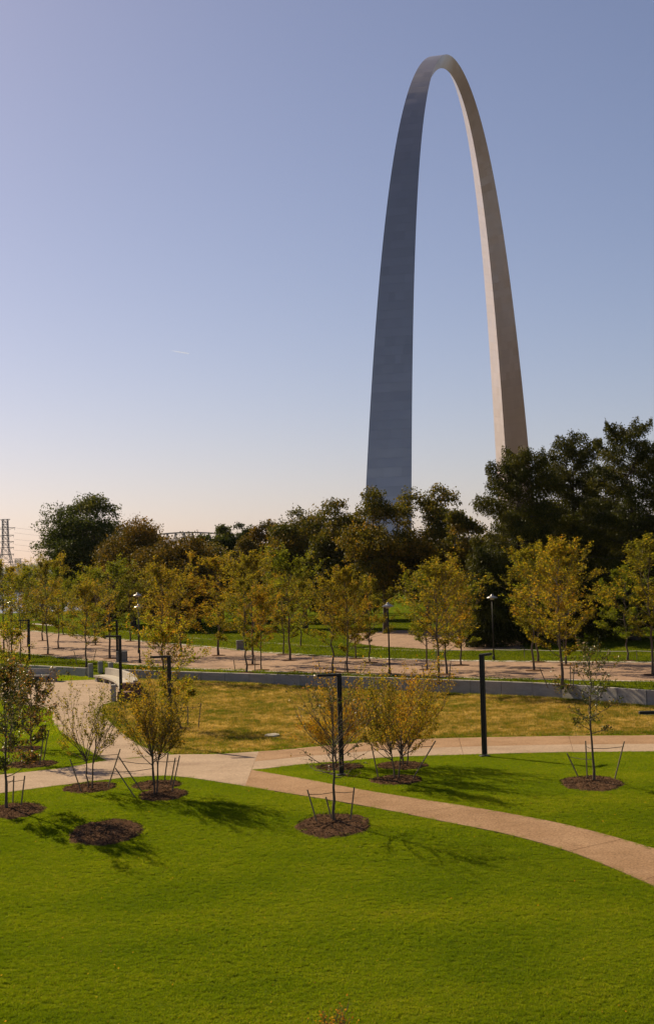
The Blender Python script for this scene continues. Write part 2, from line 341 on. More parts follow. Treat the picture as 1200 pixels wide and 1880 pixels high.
# ------------------------------------------------------------------ paths: slabs with open joints, laid along smooth edges
def spline(P, n):
    P = np.array(P, float); out = []
    m = len(P)
    for t in np.linspace(0, m-1, n):
        i = min(int(t), m-2); u = t-i
        p0, p1, p2, p3 = P[max(i-1, 0)], P[i], P[i+1], P[min(i+2, m-1)]
        out.append(.5*(2*p1+(-p0+p2)*u+(2*p0-5*p1+4*p2-p3)*u*u+(-p0+3*p1-3*p2+p3)*u**3))
    return np.array(out)
PATH_POLY = []
def path(name, pairs, length, mat, cols=((0, 1),), mats=None, gap=.018, rise=.02):
    A = spline([g(*a)[:2] for a, b in pairs], 160); B = spline([g(*b)[:2] for a, b in pairs], 160)
    PATH_POLY.append(np.concatenate([A, B[::-1]]))
    base = MB()
    for k in range(160):
        for u in (0, .25, .5, .75, 1):
            p = A[k]*(1-u)+B[k]*u; base.v.append((p[0], p[1], zlow(*p)+rise-.022))
    for k in range(159):
        for s in range(4): base.f.append((k*5+s, k*5+s+1, (k+1)*5+s+1, (k+1)*5+s))
    root = tag(base.build(name, M['joint']), kind='structure')
    mid = (A+B)/2; L = np.concatenate([[0], np.cumsum(np.linalg.norm(np.diff(mid, axis=0), axis=1))])
    ns = max(1, round(L[-1]/length))
    def pt(s, u):
        a = np.array([np.interp(s, L, A[:, 0]), np.interp(s, L, A[:, 1])]); b = np.array([np.interp(s, L, B[:, 0]), np.interp(s, L, B[:, 1])])
        return a*(1-u)+b*u
    rnd = random.Random(name)
    for k in range(ns):
        s0, s1 = L[-1]*k/ns+(gap/2 if k else 0), L[-1]*(k+1)/ns-(gap/2 if k < ns-1 else -.01)
        for ci, (u0, u1) in enumerate(cols):
            mb = MB(); n = 6; dz = rnd.uniform(-.002, .002)
            W = np.linalg.norm(pt(s0, 0)-pt(s0, 1)); e = gap/2/W
            for top in (1, 0):
                for i in range(n+1):
                    for j in range(4):
                        p = pt(s0+(s1-s0)*i/n, u0+e+(u1-u0-2*e)*j/3)
                        mb.v.append((p[0], p[1], zlow(*p)+(rise+dz if top else -.1)))
            N = (n+1)*4
            for i in range(n):
                for j in range(3): a = i*4+j; mb.f.append((a, a+1, a+5, a+4))
                a = i*4; mb.f.append((a, a+4, a+4+N, a+N)); a = i*4+3; mb.f.append((a+4, a, a+N, a+4+N))
            for j in range(3): mb.f.append((j+1, j, j+N, j+1+N)); a = n*4+j; mb.f.append((a, a+1, a+1+N, a+N))
            mb.build('slab', (mats[ci] if mats else mat), root)
    return root
path('curving_path', [((1560, 1840), (1680, 1790)), ((1440, 1752), (1545, 1700)), ((1330, 1690), (1430, 1645)), ((1230, 1641), (1330, 1600)), ((1067, 1572), (1165, 1548)), ((933, 1533), (1035, 1514)), ((800, 1506), (900, 1488)), ((662, 1479), (760, 1466)),
      ((560, 1462), (650, 1448)), ((505, 1453), (550, 1429)), ((450, 1444), (462, 1414))], 3.4, M['path_warm'])
path('cross_path', [((1460, 1345), (1460, 1376)), ((1200, 1350), (1200, 1380)), ((1000, 1352), (1010, 1382)), ((812, 1356), (820, 1387)), ((700, 1362), (710, 1391)), ((625, 1367), (640, 1397)),
      ((550, 1374), (560, 1403)), ((505, 1378), (492, 1411)), ((475, 1380), (462, 1414))], 5., M['path'], cols=((0, .56), (.56, 1)), mats=(M['path_warm'], M['path']))
path('left_path', [((475, 1380), (450, 1444)), ((400, 1385), (400, 1436)), ((315, 1386), (337, 1427)), ((255, 1392), (292, 1425)), ((195, 1397), (225, 1429)), ((112, 1411), (112, 1442)), ((0, 1423), (0, 1457)), ((-160, 1441), (-160, 1478))],
      4.2, M['path'])
path('bench_court', [((315, 1385.5), (195, 1396.5)), ((262, 1371), (150, 1370)), ((214, 1337), (112, 1343)), ((190, 1310), (97, 1322)), ((192, 1294), (90, 1303)), ((226, 1285), (20, 1290)), ((242, 1262), (-40, 1272)), ((222, 1246.5), (-60, 1257))],
      6., M['path'])

# ------------------------------------------------------------------ concrete retaining wall with panels
def wall_run(label, x0, x1, top, step=2.45):
    pts = [x0]+[p[0] for p in WALL if x0 < p[0] < x1]+[x1]
    P = np.array([(x, wally(x)) for x in pts]); L = np.concatenate([[0], np.cumsum(np.linalg.norm(np.diff(P, axis=0), axis=1))])
    root = thing('retaining_wall', (P[0][0], P[0][1], 0), label, 'wall', 'low concrete walls')
    n = round(L[-1]/step); rnd = random.Random(3)
    for k in range(n):
        s0, s1 = L[-1]*k/n+.012, L[-1]*(k+1)/n-.012
        a = np.array([np.interp(s0, L, P[:, 0]), np.interp(s0, L, P[:, 1])]); b = np.array([np.interp(s1, L, P[:, 0]), np.interp(s1, L, P[:, 1])])
        c = (a+b)/2; ang = math.atan2(*(b-a)[::-1])
        h = top+.3
        MB().bevbox((c[0]-P[0][0], c[1]-P[0][1]+rnd.uniform(-.006, .006), top-h/2+rnd.uniform(-.004, .004)), (np.linalg.norm(b-a), .3, h), ang, .018).build('panel', M['concrete'], root)
    return root
wall_run('long low concrete retaining wall behind the dry grass', GAP1, 26., TER+.06)
wall_run('low concrete retaining wall left of the three bollards', -36., GAP0, TER+.06)

# ------------------------------------------------------------------ the great steel arch (weighted catenary, triangular section)
FT = .3048
YAW = .3409; AC = (50.8, 603.1); ABASE = 8.17
UDIR = Vector((math.sin(YAW), math.cos(YAW))); WDIR = Vector((-math.cos(YAW), math.sin(YAW)))
def arch_tri(x):
    yc = 693.8597-68.7672*math.cosh(.0100333*x)
    A = 1262.6651-(1262.6651-125.1406)*yc/625.0925
    s = math.sqrt(4*A/math.sqrt(3)); h = s*math.sqrt(3)/2
    dy = -68.7672*.0100333*math.sinh(.0100333*x); L = math.hypot(1, dy); nx, nz = -dy/L, 1/L
    o = (x+nx*h/3, yc+nz*h/3); i = (x-nx*2*h/3, yc-nz*2*h/3)
    return [(o[0], s/2, o[1]), (o[0], -s/2, o[1]), (i[0], 0, i[1])]
def arch_pt(p): 
    u, w, z = p[0]*FT, p[1]*FT, p[2]*FT
    return (UDIR.x*u+WDIR.x*w, UDIR.y*u+WDIR.y*w, z)
arch = thing('steel_arch', (AC[0], AC[1], ABASE), 'towering stainless steel arch rising behind the trees', 'arch')
X = np.linspace(-299.2239, 299.2239, 6001); YC = 693.8597-68.7672*np.cosh(.0100333*X)
S = np.concatenate([[0], np.cumsum(np.hypot(np.diff(X), np.diff(YC)))])
NSEC = 142; rnd = random.Random(8)
core = MB()
for k in range(0, NSEC*2+1):
    x = float(np.interp(S[-1]*k/(NSEC*2), S, X)); T = [Vector(q) for q in arch_tri(x)]; c = (T[0]+T[1]+T[2])/3
    core.v += [arch_pt(c+(q-c)*(1-.42/(q-c).length)) for q in T]
for k in range(NSEC*2):
    for j in range(3): a, b = k*3+j, k*3+(j+1) % 3; core.f.append((a, b, b+3, a+3))
core.build('core', M['seam'], arch)
for k in range(NSEC):
    gp = .045
    s0, s1 = S[-1]*k/NSEC+gp, S[-1]*(k+1)/NSEC-gp
    rows = [arch_tri(float(np.interp(s0+(s1-s0)*q/3, S, X))) for q in range(4)]
    side = math.dist(rows[0][0], rows[0][1]); npan = max(1, round(side/11))
    base_t = rnd.uniform(.35, .65); mb = MB(); tint = []; tilt = []; st = Vector((rnd.gauss(0, .005), rnd.gauss(0, .005), rnd.gauss(0, .005)))
    for face in range(3):
        cuts = [0]+sorted([(i+rnd.uniform(-.25, .25))/npan for i in range(1, npan)])+[1]
        for i in range(npan):
            t = min(1, max(0, base_t+rnd.gauss(0, .14))); tv = st+Vector((rnd.gauss(0, .011), rnd.gauss(0, .011), rnd.gauss(0, .011)))
            for q in range(3):
                n0 = len(mb.v)
                for rr in (rows[q], rows[q+1]):
                    a, b = Vector(rr[face]), Vector(rr[(face+1) % 3])
                    mb.v += [arch_pt(a+(b-a)*cuts[i]), arch_pt(a+(b-a)*cuts[i+1])]
                mb.f.append((n0, n0+1, n0+3, n0+2)); tint.append(t); tilt += list(tv)
    for rr, fl in ((rows[0], 0), (rows[3], 1)):                # lips that close the joint
        n0 = len(mb.v); cc = sum((Vector(q) for q in rr), Vector())/3
        for q in rr: mb.v.append(arch_pt(q)); mb.v.append(arch_pt(cc+(Vector(q)-cc)*(1-.6/(Vector(q)-cc).length)))
        for j in range(3):
            a, b = n0+2*j, n0+2*((j+1) % 3); mb.f.append((a, b, b+1, a+1)); tint.append(.2); tilt += [0, 0, 0]
    me = mb.mesh('steel_section'); me.attributes.new('tint', 'FLOAT', 'FACE').data.foreach_set('value', tint)
    me.attributes.new('tilt', 'FLOAT_VECTOR', 'FACE').data.foreach_set('vector', tilt)
    link('steel_section', me, M['steel'], arch)

# stand-in city blocks, unseen to the right, added to darken the steel's reflection
mb = MB(); rr = random.Random(12)
for x, y, w, d, h in [(330, 520, 60, 55, 95), (345, 610, 55, 60, 140), (360, 690, 70, 60, 115), (340, 775, 60, 65, 150), (350, 860, 65, 60, 120), (335, 950, 60, 70, 135), (440, 650, 70, 70, 180), (450, 800, 60, 80, 170), (325, 430, 60, 60, 80)]:
    mb.bevbox((x, y, h/2), (w, d, h), 0, .6)
    for k in range(int(h/4)-1):
        for i in range(int(d/5)): mb.box((x-w/2-.05, y-d/2+3+i*5, 5+k*4), (.3, 2.6, 2.0))
tag(mb.build('reflected_city_standin', M['brick']), kind='structure')

# ------------------------------------------------------------------ street lights
def path_light(label, base, h, ang, arm=1.0):
    t = thing('path_light', base, label, 'street light', 'bent square path lights')
    MB().bevbox((0, 0, .03), (.42, .42, .08), .2, .01).build('base_plate', M['post'], t)
    MB().bevbox((0, 0, h/2+.05), (.19, .19, h-.1), ang, .012).build('post', M['post'], t)
    d = Vector((math.cos(ang), math.sin(ang)))
    o = MB().bevbox((d.x*(arm/2-.095), d.y*(arm/2-.095), h+.045), (arm, .2, .1), ang, .012).build('arm', M['post'], t)
    MB().box((d.x*arm*.62, d.y*arm*.62, h-.012), (arm*.4, .13, .02), ang).build('lens', M['lens'], o)
def pl(label, b, top, ang, zf=g):
    P = zf(*b); path_light(label, (P[0], P[1], P[2]-.01), hz(top[0], top[1], P[1])-P[2]-.1, ang)
pl('dark bent path light on grass at the edge of the cross path, right', (889, 1389), (884, 1200), R(60))
pl('dark bent path light behind the sparse staked tree on the middle lawn', (627, 1424), (625, 1236), R(184))
pl('dark bent path light half hidden behind the leaning tree on dry grass', (314, 1374), (308, 1203), R(184))
pl('tall dark bent path light beside the curved bench', (223, 1299), (218, 1166), R(186))
pl('dark bent path light left of the court by the straight bench', (55, 1231), (52, 1137), R(190))
pl('thin bent path light beyond the bollards next to the grey cabinet', (216, 1216), (214, 1138), R(186), gu)
r = ray(1236, 1306); Yl = 53.
path_light('bent path light whose arm pokes in at the right edge', (r[0]/r[1]*Yl, Yl, zlow(9, Yl)-.01), hz(1236, 1306, Yl)-zlow(9, Yl)-.05, R(180), 1.25)

def saucer_lamp(label, px, top, zf=gu):
    P = zf(*px); h = hz(top[0], top[1], P[1])-P[2]
    t = thing('saucer_lamp', (P[0], P[1], P[2]), label, 'lamp post', 'saucer lamps along the avenue')
    MB().lathe([(.0, .0), (.17, .0), (.17, .05), (.11, .1), (.1, .35), (.065, .42), (0.0, .42)], 14).build('base', M['post'], t)
    MB().tube([(0, 0, .4), (0, 0, h-.38)], [.062, .045], 10).build('pole', M['post'], t, True)
    s = MB().lathe([(.05, h-.38), (.1, h-.36), (.2, h-.33), (.43, h-.3), (.44, h-.275), (.3, h-.2), (.16, h-.13), (.1, h-.1), (.1, h-.04), (.06, h), (0, h+.005)], 22).build('shade', M['shade'], t, True)
    MB().lathe([(0, h-.42), (.12, h-.42), (.17, h-.36), (.17, h-.335), (0, h-.335)], 16).build('globe', M['lens'], s, True)
saucer_lamp('pale saucer lamp on a dark pole right of centre on the avenue', (715, 1238), (709, 1106))
saucer_lamp('pale saucer lamp in front of the dark evergreens', (906, 1213), (902, 1091))
saucer_lamp('saucer lamp nearest the grey cabinet on the left avenue', (257, 1218), (252, 1109))
saucer_lamp('small saucer lamp just behind and above another on left', (255, 1200), (252, 1088))
saucer_lamp('saucer lamp low at the left edge among gold trees', (22, 1200), (14, 1102))
saucer_lamp('smaller saucer lamp higher at the left edge among gold trees', (24, 1184), (18, 1076))
saucer_lamp('saucer lamp nearly hidden inside gold foliage left of centre', (464, 1205), (460, 1094))

# ------------------------------------------------------------------ court furniture
for i, (px, py, w) in enumerate([(167, 1244, 'leftmost, against the wall end'), (185, 1239.5, 'middle of the three'), (204, 1242, 'rightmost, beside the curved bench')]):
    P = g(px, py); z = zlow(P[0], P[1])
    t = thing('bollard', (P[0], P[1], z-.02), 'short round concrete bollard, '+w, 'bollard', 'three concrete bollards in the wall gap')
    MB().lathe([(0, 0), (.21, 0), (.21, 1.0), (.19, 1.03), (.0, 1.03)], 16).build('shaft', M['concrete'], t)
    MB().lathe([(0.0, 1.03), (.21, 1.03), (.215, 1.05), (.2, 1.12), (.16, 1.15), (0, 1.16)], 16).build('cap', M['bench'], t)
# curved bench
F0, F1, F2 = Vector(g(172, 1252)[:2]), Vector(g(207, 1261)[:2]), Vector(g(219, 1281)[:2])
def arc3(a, b, c, u): return a*(1-u)*(1-2*u)+b*4*u*(1-u)+c*u*(2*u-1)
N = 24; pts = [arc3(F0, F1, F2, k/N) for k in range(N+1)]
nrm = []
for k in range(N+1):
    d = (pts[min(k+1, N)]-pts[max(k-1, 0)]).normalized(); nrm.append(Vector((-d.y, d.x)))
org = pts[N//2]; zc = zlow(org.x, org.y)
bench = thing('curved_bench', (org.x, org.y, zc), 'long curved pale concrete bench with backrest beside the court', 'bench', 'concrete benches at the court')
def arcprism(k0, k1, w0, w1, z0, z1, name, mat, par):
    mb = MB()
    for k in range(k0, k1+1):
        for w, z in ((w0, z0), (w1, z0), (w1, z1), (w0, z1)):
            p = pts[k]+nrm[k]*w-org; mb.v.append((p.x, p.y, z))
    for i in range(k1-k0):
        for j in range(4): a, b = i*4+j, i*4+(j+1) % 4; mb.f.append((a, b, b+4, a+4))
    mb.f.append((3, 2, 1, 0)); e = (k1-k0)*4; mb.f.append((e, e+1, e+2, e+3))
    return mb.build(name, mat, par)
# +normal must point to the outer (right-hand) side
if nrm[N//2].x < 0: nrm = [-q for q in nrm]
arcprism(0, N, 0, .95, .38, .52, 'seat', M['bench'], bench)
arcprism(0, N, .955, 1.25, .0, 1.02, 'backrest', M['bench'], bench)
for k in range(0, N-1, 4): arcprism(k, k+1, .12, .95, 0, .378, 'support', M['concrete'], bench)
arcprism(N-1, N, .02, .93, .525, .8, 'armrest', M['bench'], bench)
P = g(209, 1288)
t = thing('end_pillar', (P[0], P[1], P[2]), 'square concrete pillar at the near end of the curved bench', 'pillar')
MB().bevbox((0, 0, .55), (.32, .6, 1.1), .1, .02).build('shaft', M['concrete'], t); MB().bevbox((-.2, .05, .75), (.1, .25, .12), .1, .01).build('bracket', M['concrete'], t)
# straight bench
P = g(62, 1252); b2 = thing('straight_bench', P, 'straight concrete bench with back panel by the left wall', 'bench', 'concrete benches at the court')
MB().bevbox((0, 0, .48), (2.7, .8, .12), -.12, .015).build('seat', M['bench'], b2)
MB().bevbox((-.05, .52, .5), (3.0, .2, 1.0), -.12, .015).build('backrest', M['concrete'], b2)
MB().bevbox((1.52, .1, .52), (.3, 1.1, 1.05), -.12, .015).build('end_panel', M['concrete'], b2)
for q in (-1.0, 0., 1.0): MB().bevbox((q, .02-q*.12, .21), (.25, .6, .41), -.12, .01).build('support', M['concrete'], b2)
# boulders
def boulder(label, P, s, seed):
    rr = random.Random(seed); import bmesh
    bm = bmesh.new(); bmesh.ops.create_icosphere(bm, subdivisions=3, radius=1)
    for v in bm.verts:
        d = v.co.normalized(); k = 1+.16*math.sin(d.x*3+seed)+.13*math.sin(d.y*4-seed*2)+.1*math.sin(d.z*5+d.x*4)+rr.uniform(-.03, .03)
        v.co = Vector((max(-.75, min(.75, d.x*k)), max(-.75, min(.75, d.y*k)), max(-.5, min(.62, d.z*k))))
        v.co = Vector((v.co.x*s[0], v.co.y*s[1], v.co.z*s[2]+s[2]*.42))
    me = bpy.data.meshes.new('boulder'); bm.to_mesh(me); bm.free()
    o = link('boulder', me, M['boulder']); o.location = P; tag(o, label, 'boulder', 'rusty boulders behind the bench')
boulder('lower rust brown boulder in front, beside the tall lamp', g(233, 1287), (.75, .9, .6), 2)
boulder('larger rust brown boulder behind the curved bench', g(242, 1280), (.8, .9, .95), 5)
# cabinets
def cabinet(label, px, size, zf=gu):
    P = zf(*px); t = thing('utility_cabinet', (P[0], P[1], P[2]), label, 'cabinet', 'grey cabinets on the grass')
    MB().bevbox((0, 0, .05), (size[0]+.12, size[1]+.12, .12), .1, .01).build('plinth', M['concrete'], t)
    b = MB().bevbox((0, 0, .1+size[2]/2), size, .1, .02).build('body', M['box'], t)
    for sx in (-1, 1): MB().bevbox((sx*size[0]*.24, -size[1]/2-.012, .1+size[2]*.5), (size[0]*.44, .02, size[2]*.86), 0, .005).build('door', M['box'], b)
cabinet('grey utility cabinet on the grass behind the bollards', (224, 1216), (.95, .6, .85))
cabinet('small grey cabinet on the far edge of the avenue', (441, 1194), (.7, .6, .85))
# flat stone
P = g(500, 1351.5); mb = MB(); k = 14; rr = random.Random(4)
ring = [(math.cos(2*math.pi*i/k)*rr.uniform(.34, .46), math.sin(2*math.pi*i/k)*rr.uniform(.5, .75)) for i in range(k)]
mb.v = [(x, y, 0) for x, y in ring]+[(x*.96, y*.96, .09) for x, y in ring]; mb.f = [(i, (i+1) % k, k+(i+1) % k, k+i) for i in range(k)]+[tuple(range(k, 2*k))]
o = mb.build('flat_stone', M['slab']); o.location = (P[0], P[1], P[2]); tag(o, 'flat pale stone slab lying in the dry grass', 'stone')
# rope barrier on the far side of the avenue
rp_pts = [gu(800, 1209), gu(905, 1208), gu(962, 1209), gu(1080, 1211), gu(1168, 1212), gu(1290, 1214)]
t = thing('rope_barrier', rp_pts[0], 'thin pale rope strung on slim posts before the evergreens', 'rope barrier')
o0 = Vector(rp_pts[0])
for p in rp_pts: q = Vector(p)-o0; MB().tube([q, q+Vector((0, 0, .75))], .03, 6).build('post', M['stake'], t)
line = []
for a, b in zip(rp_pts[:-1], rp_pts[1:]):
    for k in range(8):
        u = k/8; q = Vector(a).lerp(Vector(b), u)-o0; line.append(q+Vector((0, 0, .7-.22*u*(1-u))))
line.append(Vector(rp_pts[-1])-o0+Vector((0, 0, .7))); MB().tube(line, .022, 5).build('rope', M['rope'], t)

# ------------------------------------------------------------------ far away: pylon, wires, bridge, wood, hills, contrail
def pylon(label, px, ytop, Y, s, half=18, zb=-9):
    c = at(px, ytop, Y); H = c[2]-zb; k = Y/FOCAL
    t = thing('power_pylon', (c[0], Y, zb), label, 'pylon', 'lattice power pylons')
    def hw(z):   # half width of the body
        u = z/H; return k*(np.interp(u, [0, .30, .62, 1], [17, 13, 5.5, 4.5]))
    lv = [0, .16, .3, .42, .52, .62, .7, .78, .86, .93, 1]
    for sx in (-1, 1):
        for sy in (-1, 1):
            MB().tube([(sx*hw(H*u), sy*hw(H*u), H*u) for u in lv], s*1.25, 4).build('leg', M['pylon'], t)
    for a, b in zip(lv[:-1], lv[1:]):
        mb = MB()
        for i in range(4):
            q = [(-1, -1), (1, -1), (1, 1), (-1, 1)]; p0, p1 = q[i], q[(i+1) % 4]
            A = [Vector((p[0]*hw(H*z), p[1]*hw(H*z), H*z)) for p, z in ((p0, a), (p1, a), (p0, b), (p1, b))]
            for e in ((0, 3), (1, 2), (2, 3)): mb.tube([A[e[0]], A[e[1]]], s*.7, 4)
        mb.build('bracing', M['pylon'], t)
    for u, w in ((1., 9), (.885, 18), (.785, 15.5), (.7, 15), (.62, 15), (.53, 15)):
        mb = MB(); z = H*u; w *= k
        for sy in (-1, 1):
            mb.tube([(-w, 0, z), (-hw(z), sy*hw(z), z), (hw(z), sy*hw(z), z), (w, 0, z)], s*.8, 4)
        mb.tube([(-w, 0, z), (-hw(z), 0, z-2.2*s*3)], s*.7, 4); mb.tube([(w, 0, z), (hw(z), 0, z-2.2*s*3)], s*.7, 4)
        a = mb.build('cross_arm', M['pylon'], t)
        if u < .95:
            for sx in (-1, 1): MB().tube([(sx*w*.95, 0, z), (sx*w*.95, 0, z-3*s*2.6)], s*.6, 5).build('insulator', M['pylon'], a)
    return t
pylon('tall lattice power pylon at the left edge above the gold trees', 10, 953.5, 1560, .3)
pylon('tiny distant lattice pylon right of the tall one', 33.5, 1025.5, 3200, .32)
for i, (y0, y1) in enumerate([(969, 975), (978, 985), (990, 994), (1000, 1003), (1010, 1011)]):
    a = at(27 if i else 28, y0, 1560); b = at(170, y1, 1750); pts = []
    for k in range(13):
        u = k/12; q = Vector(a).lerp(Vector(b), u); q.z -= 8*u*(1-u); pts.append(q-Vector(a))
    o = MB().tube(pts, .07, 4).build('power_line', M['pylon']); o.location = a
    tag(o, 'thin power line stretching right from the pylon, '+['topmost', 'second from top', 'third from top', 'fourth from top', 'lowest'][i], 'power line', 'power lines')
# truss bridge
Yb = 1350; kb = Yb/FOCAL
c0 = at(338, 978, Yb); t = thing('truss_bridge', (c0[0], Yb, -9), 'distant steel truss bridge peeking over the treetops', 'bridge')
xs_b = [(-150+k*15)*kb for k in range(21)]
def topz(x): u = abs(x/kb)/150; return c0[2]+9-(6*max(0, u-.12)**1.2 + 16*max(0, u-.5)**2)*kb*2.2
zd = c0[2]+9-42*kb
for sy in (-4, 4):
    MB().tube([(x, sy, topz(x)) for x in xs_b], .5, 4).build('top_chord', M['pylon'], t)
    MB().tube([(x, sy, zd) for x in xs_b], .6, 4).build('bottom_chord', M['pylon'], t)
    for k, x in enumerate(xs_b): MB().tube([(x, sy, zd), (x, sy, topz(x))], .33, 4).build('vertical', M['pylon'], t)
    for k in range(20):
        a, b = (k, k+1) if k >= 10 else (k+1, k)
        MB().tube([(xs_b[a], sy, topz(xs_b[a])), (xs_b[b], sy, zd)], .26, 4).build('diagonal', M['pylon'], t)
MB().box((0, 0, zd-1), (310*kb, 10, 1.4)).build('deck', M['pylon'], t)
for x in (-150*kb, 150*kb): MB().bevbox((x, 0, zd/2-1), (6, 12, zd), 0, .3).build('pier', M['concrete'], t)
# far wood on the opposite bank
mb = MB(); rr = np.random.RandomState(5); xs_ = np.arange(-900, 700, 5.)
for row, (dy, dz) in enumerate([(0, 0), (3, .62), (14, 1.), (40, .9), (60, 0)]):
    for i, x in enumerate(xs_):
        hh = 17+4*math.sin(x*.013)+3*math.sin(x*.047+1)+rr.uniform(-3, 3)
        mb.v.append((x, 1640-x*.1+dy+rr.uniform(-3, 3), -8.9+dz*hh))
nx = len(xs_)
for j in range(4):
    for i in range(nx-1): mb.f.append((j*nx+i, j*nx+i+1, (j+1)*nx+i+1, (j+1)*nx+i))
tag(mb.build('far_wood', M['far_wood']), 'dark wooded far bank across the river', 'wood', kind='stuff')
mb = MB(); xs_ = np.arange(-5200, 5200, 90.)
for j, (y, s) in enumerate([(6500, 0), (6900, .7), (7400, 1), (8600, .8), (9500, 0)]):
    for x in xs_: mb.v.append((x, y+150*math.sin(x*.002), -10+s*(42+22*math.sin(x*.0011+2.2)+9*math.sin(x*.004)+4*math.sin(x*.013))))
nx = len(xs_)
for j in range(4):
    for i in range(nx-1): mb.f.append((j*nx+i, j*nx+i+1, (j+1)*nx+i+1, (j+1)*nx+i))
tag(mb.build('hills', M['hills'], None, True), kind='structure')
a, b = Vector(at(313, 643.5, 24000)), Vector(at(348, 649.5, 24000))
o = MB().tube([(b-a)*u for u in (0, .15, .4, .7, .95, 1)], [1, 4, 7, 8, 8, 2], 8).build('contrail', M['contrail'], None, True); o.location = a
tag(o, 'short white contrail in the left sky', 'contrail')

# ------------------------------------------------------------------ foliage machinery
def leaf_mesh(name, pos, L, rng, tint, wid=.62, droop=.25, outdir=None, crease=True):
    """one folded leaf blade (two facets) at each position"""
    n = len(pos); d = rng.normal(size=(n, 3)); d[:, 2] -= droop
    if outdir is not None: d += outdir
    d /= np.linalg.norm(d, axis=1)[:, None]
    r = rng.normal(size=(n, 3)); s = np.cross(d, r); s /= np.linalg.norm(s, axis=1)[:, None]
    nn = np.cross(s, d)
    L = L*rng.uniform(.65, 1.25, n)[:, None]
    base = pos-d*L*.5; tip = pos+d*L*.5
    a = pos-d*L*.05+s*L*wid*.5+nn*L*.1; b = pos-d*L*.05-s*L*wid*.5+nn*L*.1
    V = np.stack([base, a, tip, b], 1).reshape(-1, 3)
    me = bpy.data.meshes.new(name); me.vertices.add(4*n); me.vertices.foreach_set('co', V.astype(np.float32).ravel())
    i0 = np.arange(n)*4; F = np.stack([i0, i0+1, i0+2, i0, i0+2, i0+3], 1).ravel()
    me.loops.add(6*n); me.loops.foreach_set('vertex_index', F.astype(np.int32))
    me.polygons.add(2*n); me.polygons.foreach_set('loop_start', np.arange(0, 6*n, 3).astype(np.int32)); me.polygons.foreach_set('loop_total', np.full(2*n, 3, np.int32))
    me.update(calc_edges=True)
    me.attributes.new('tint', 'FLOAT', 'FACE').data.foreach_set('value', np.repeat(np.clip(tint, 0, 1), 2).astype(np.float32))
    return me
def U(v): v = np.asarray(v, float); return v/np.linalg.norm(v)

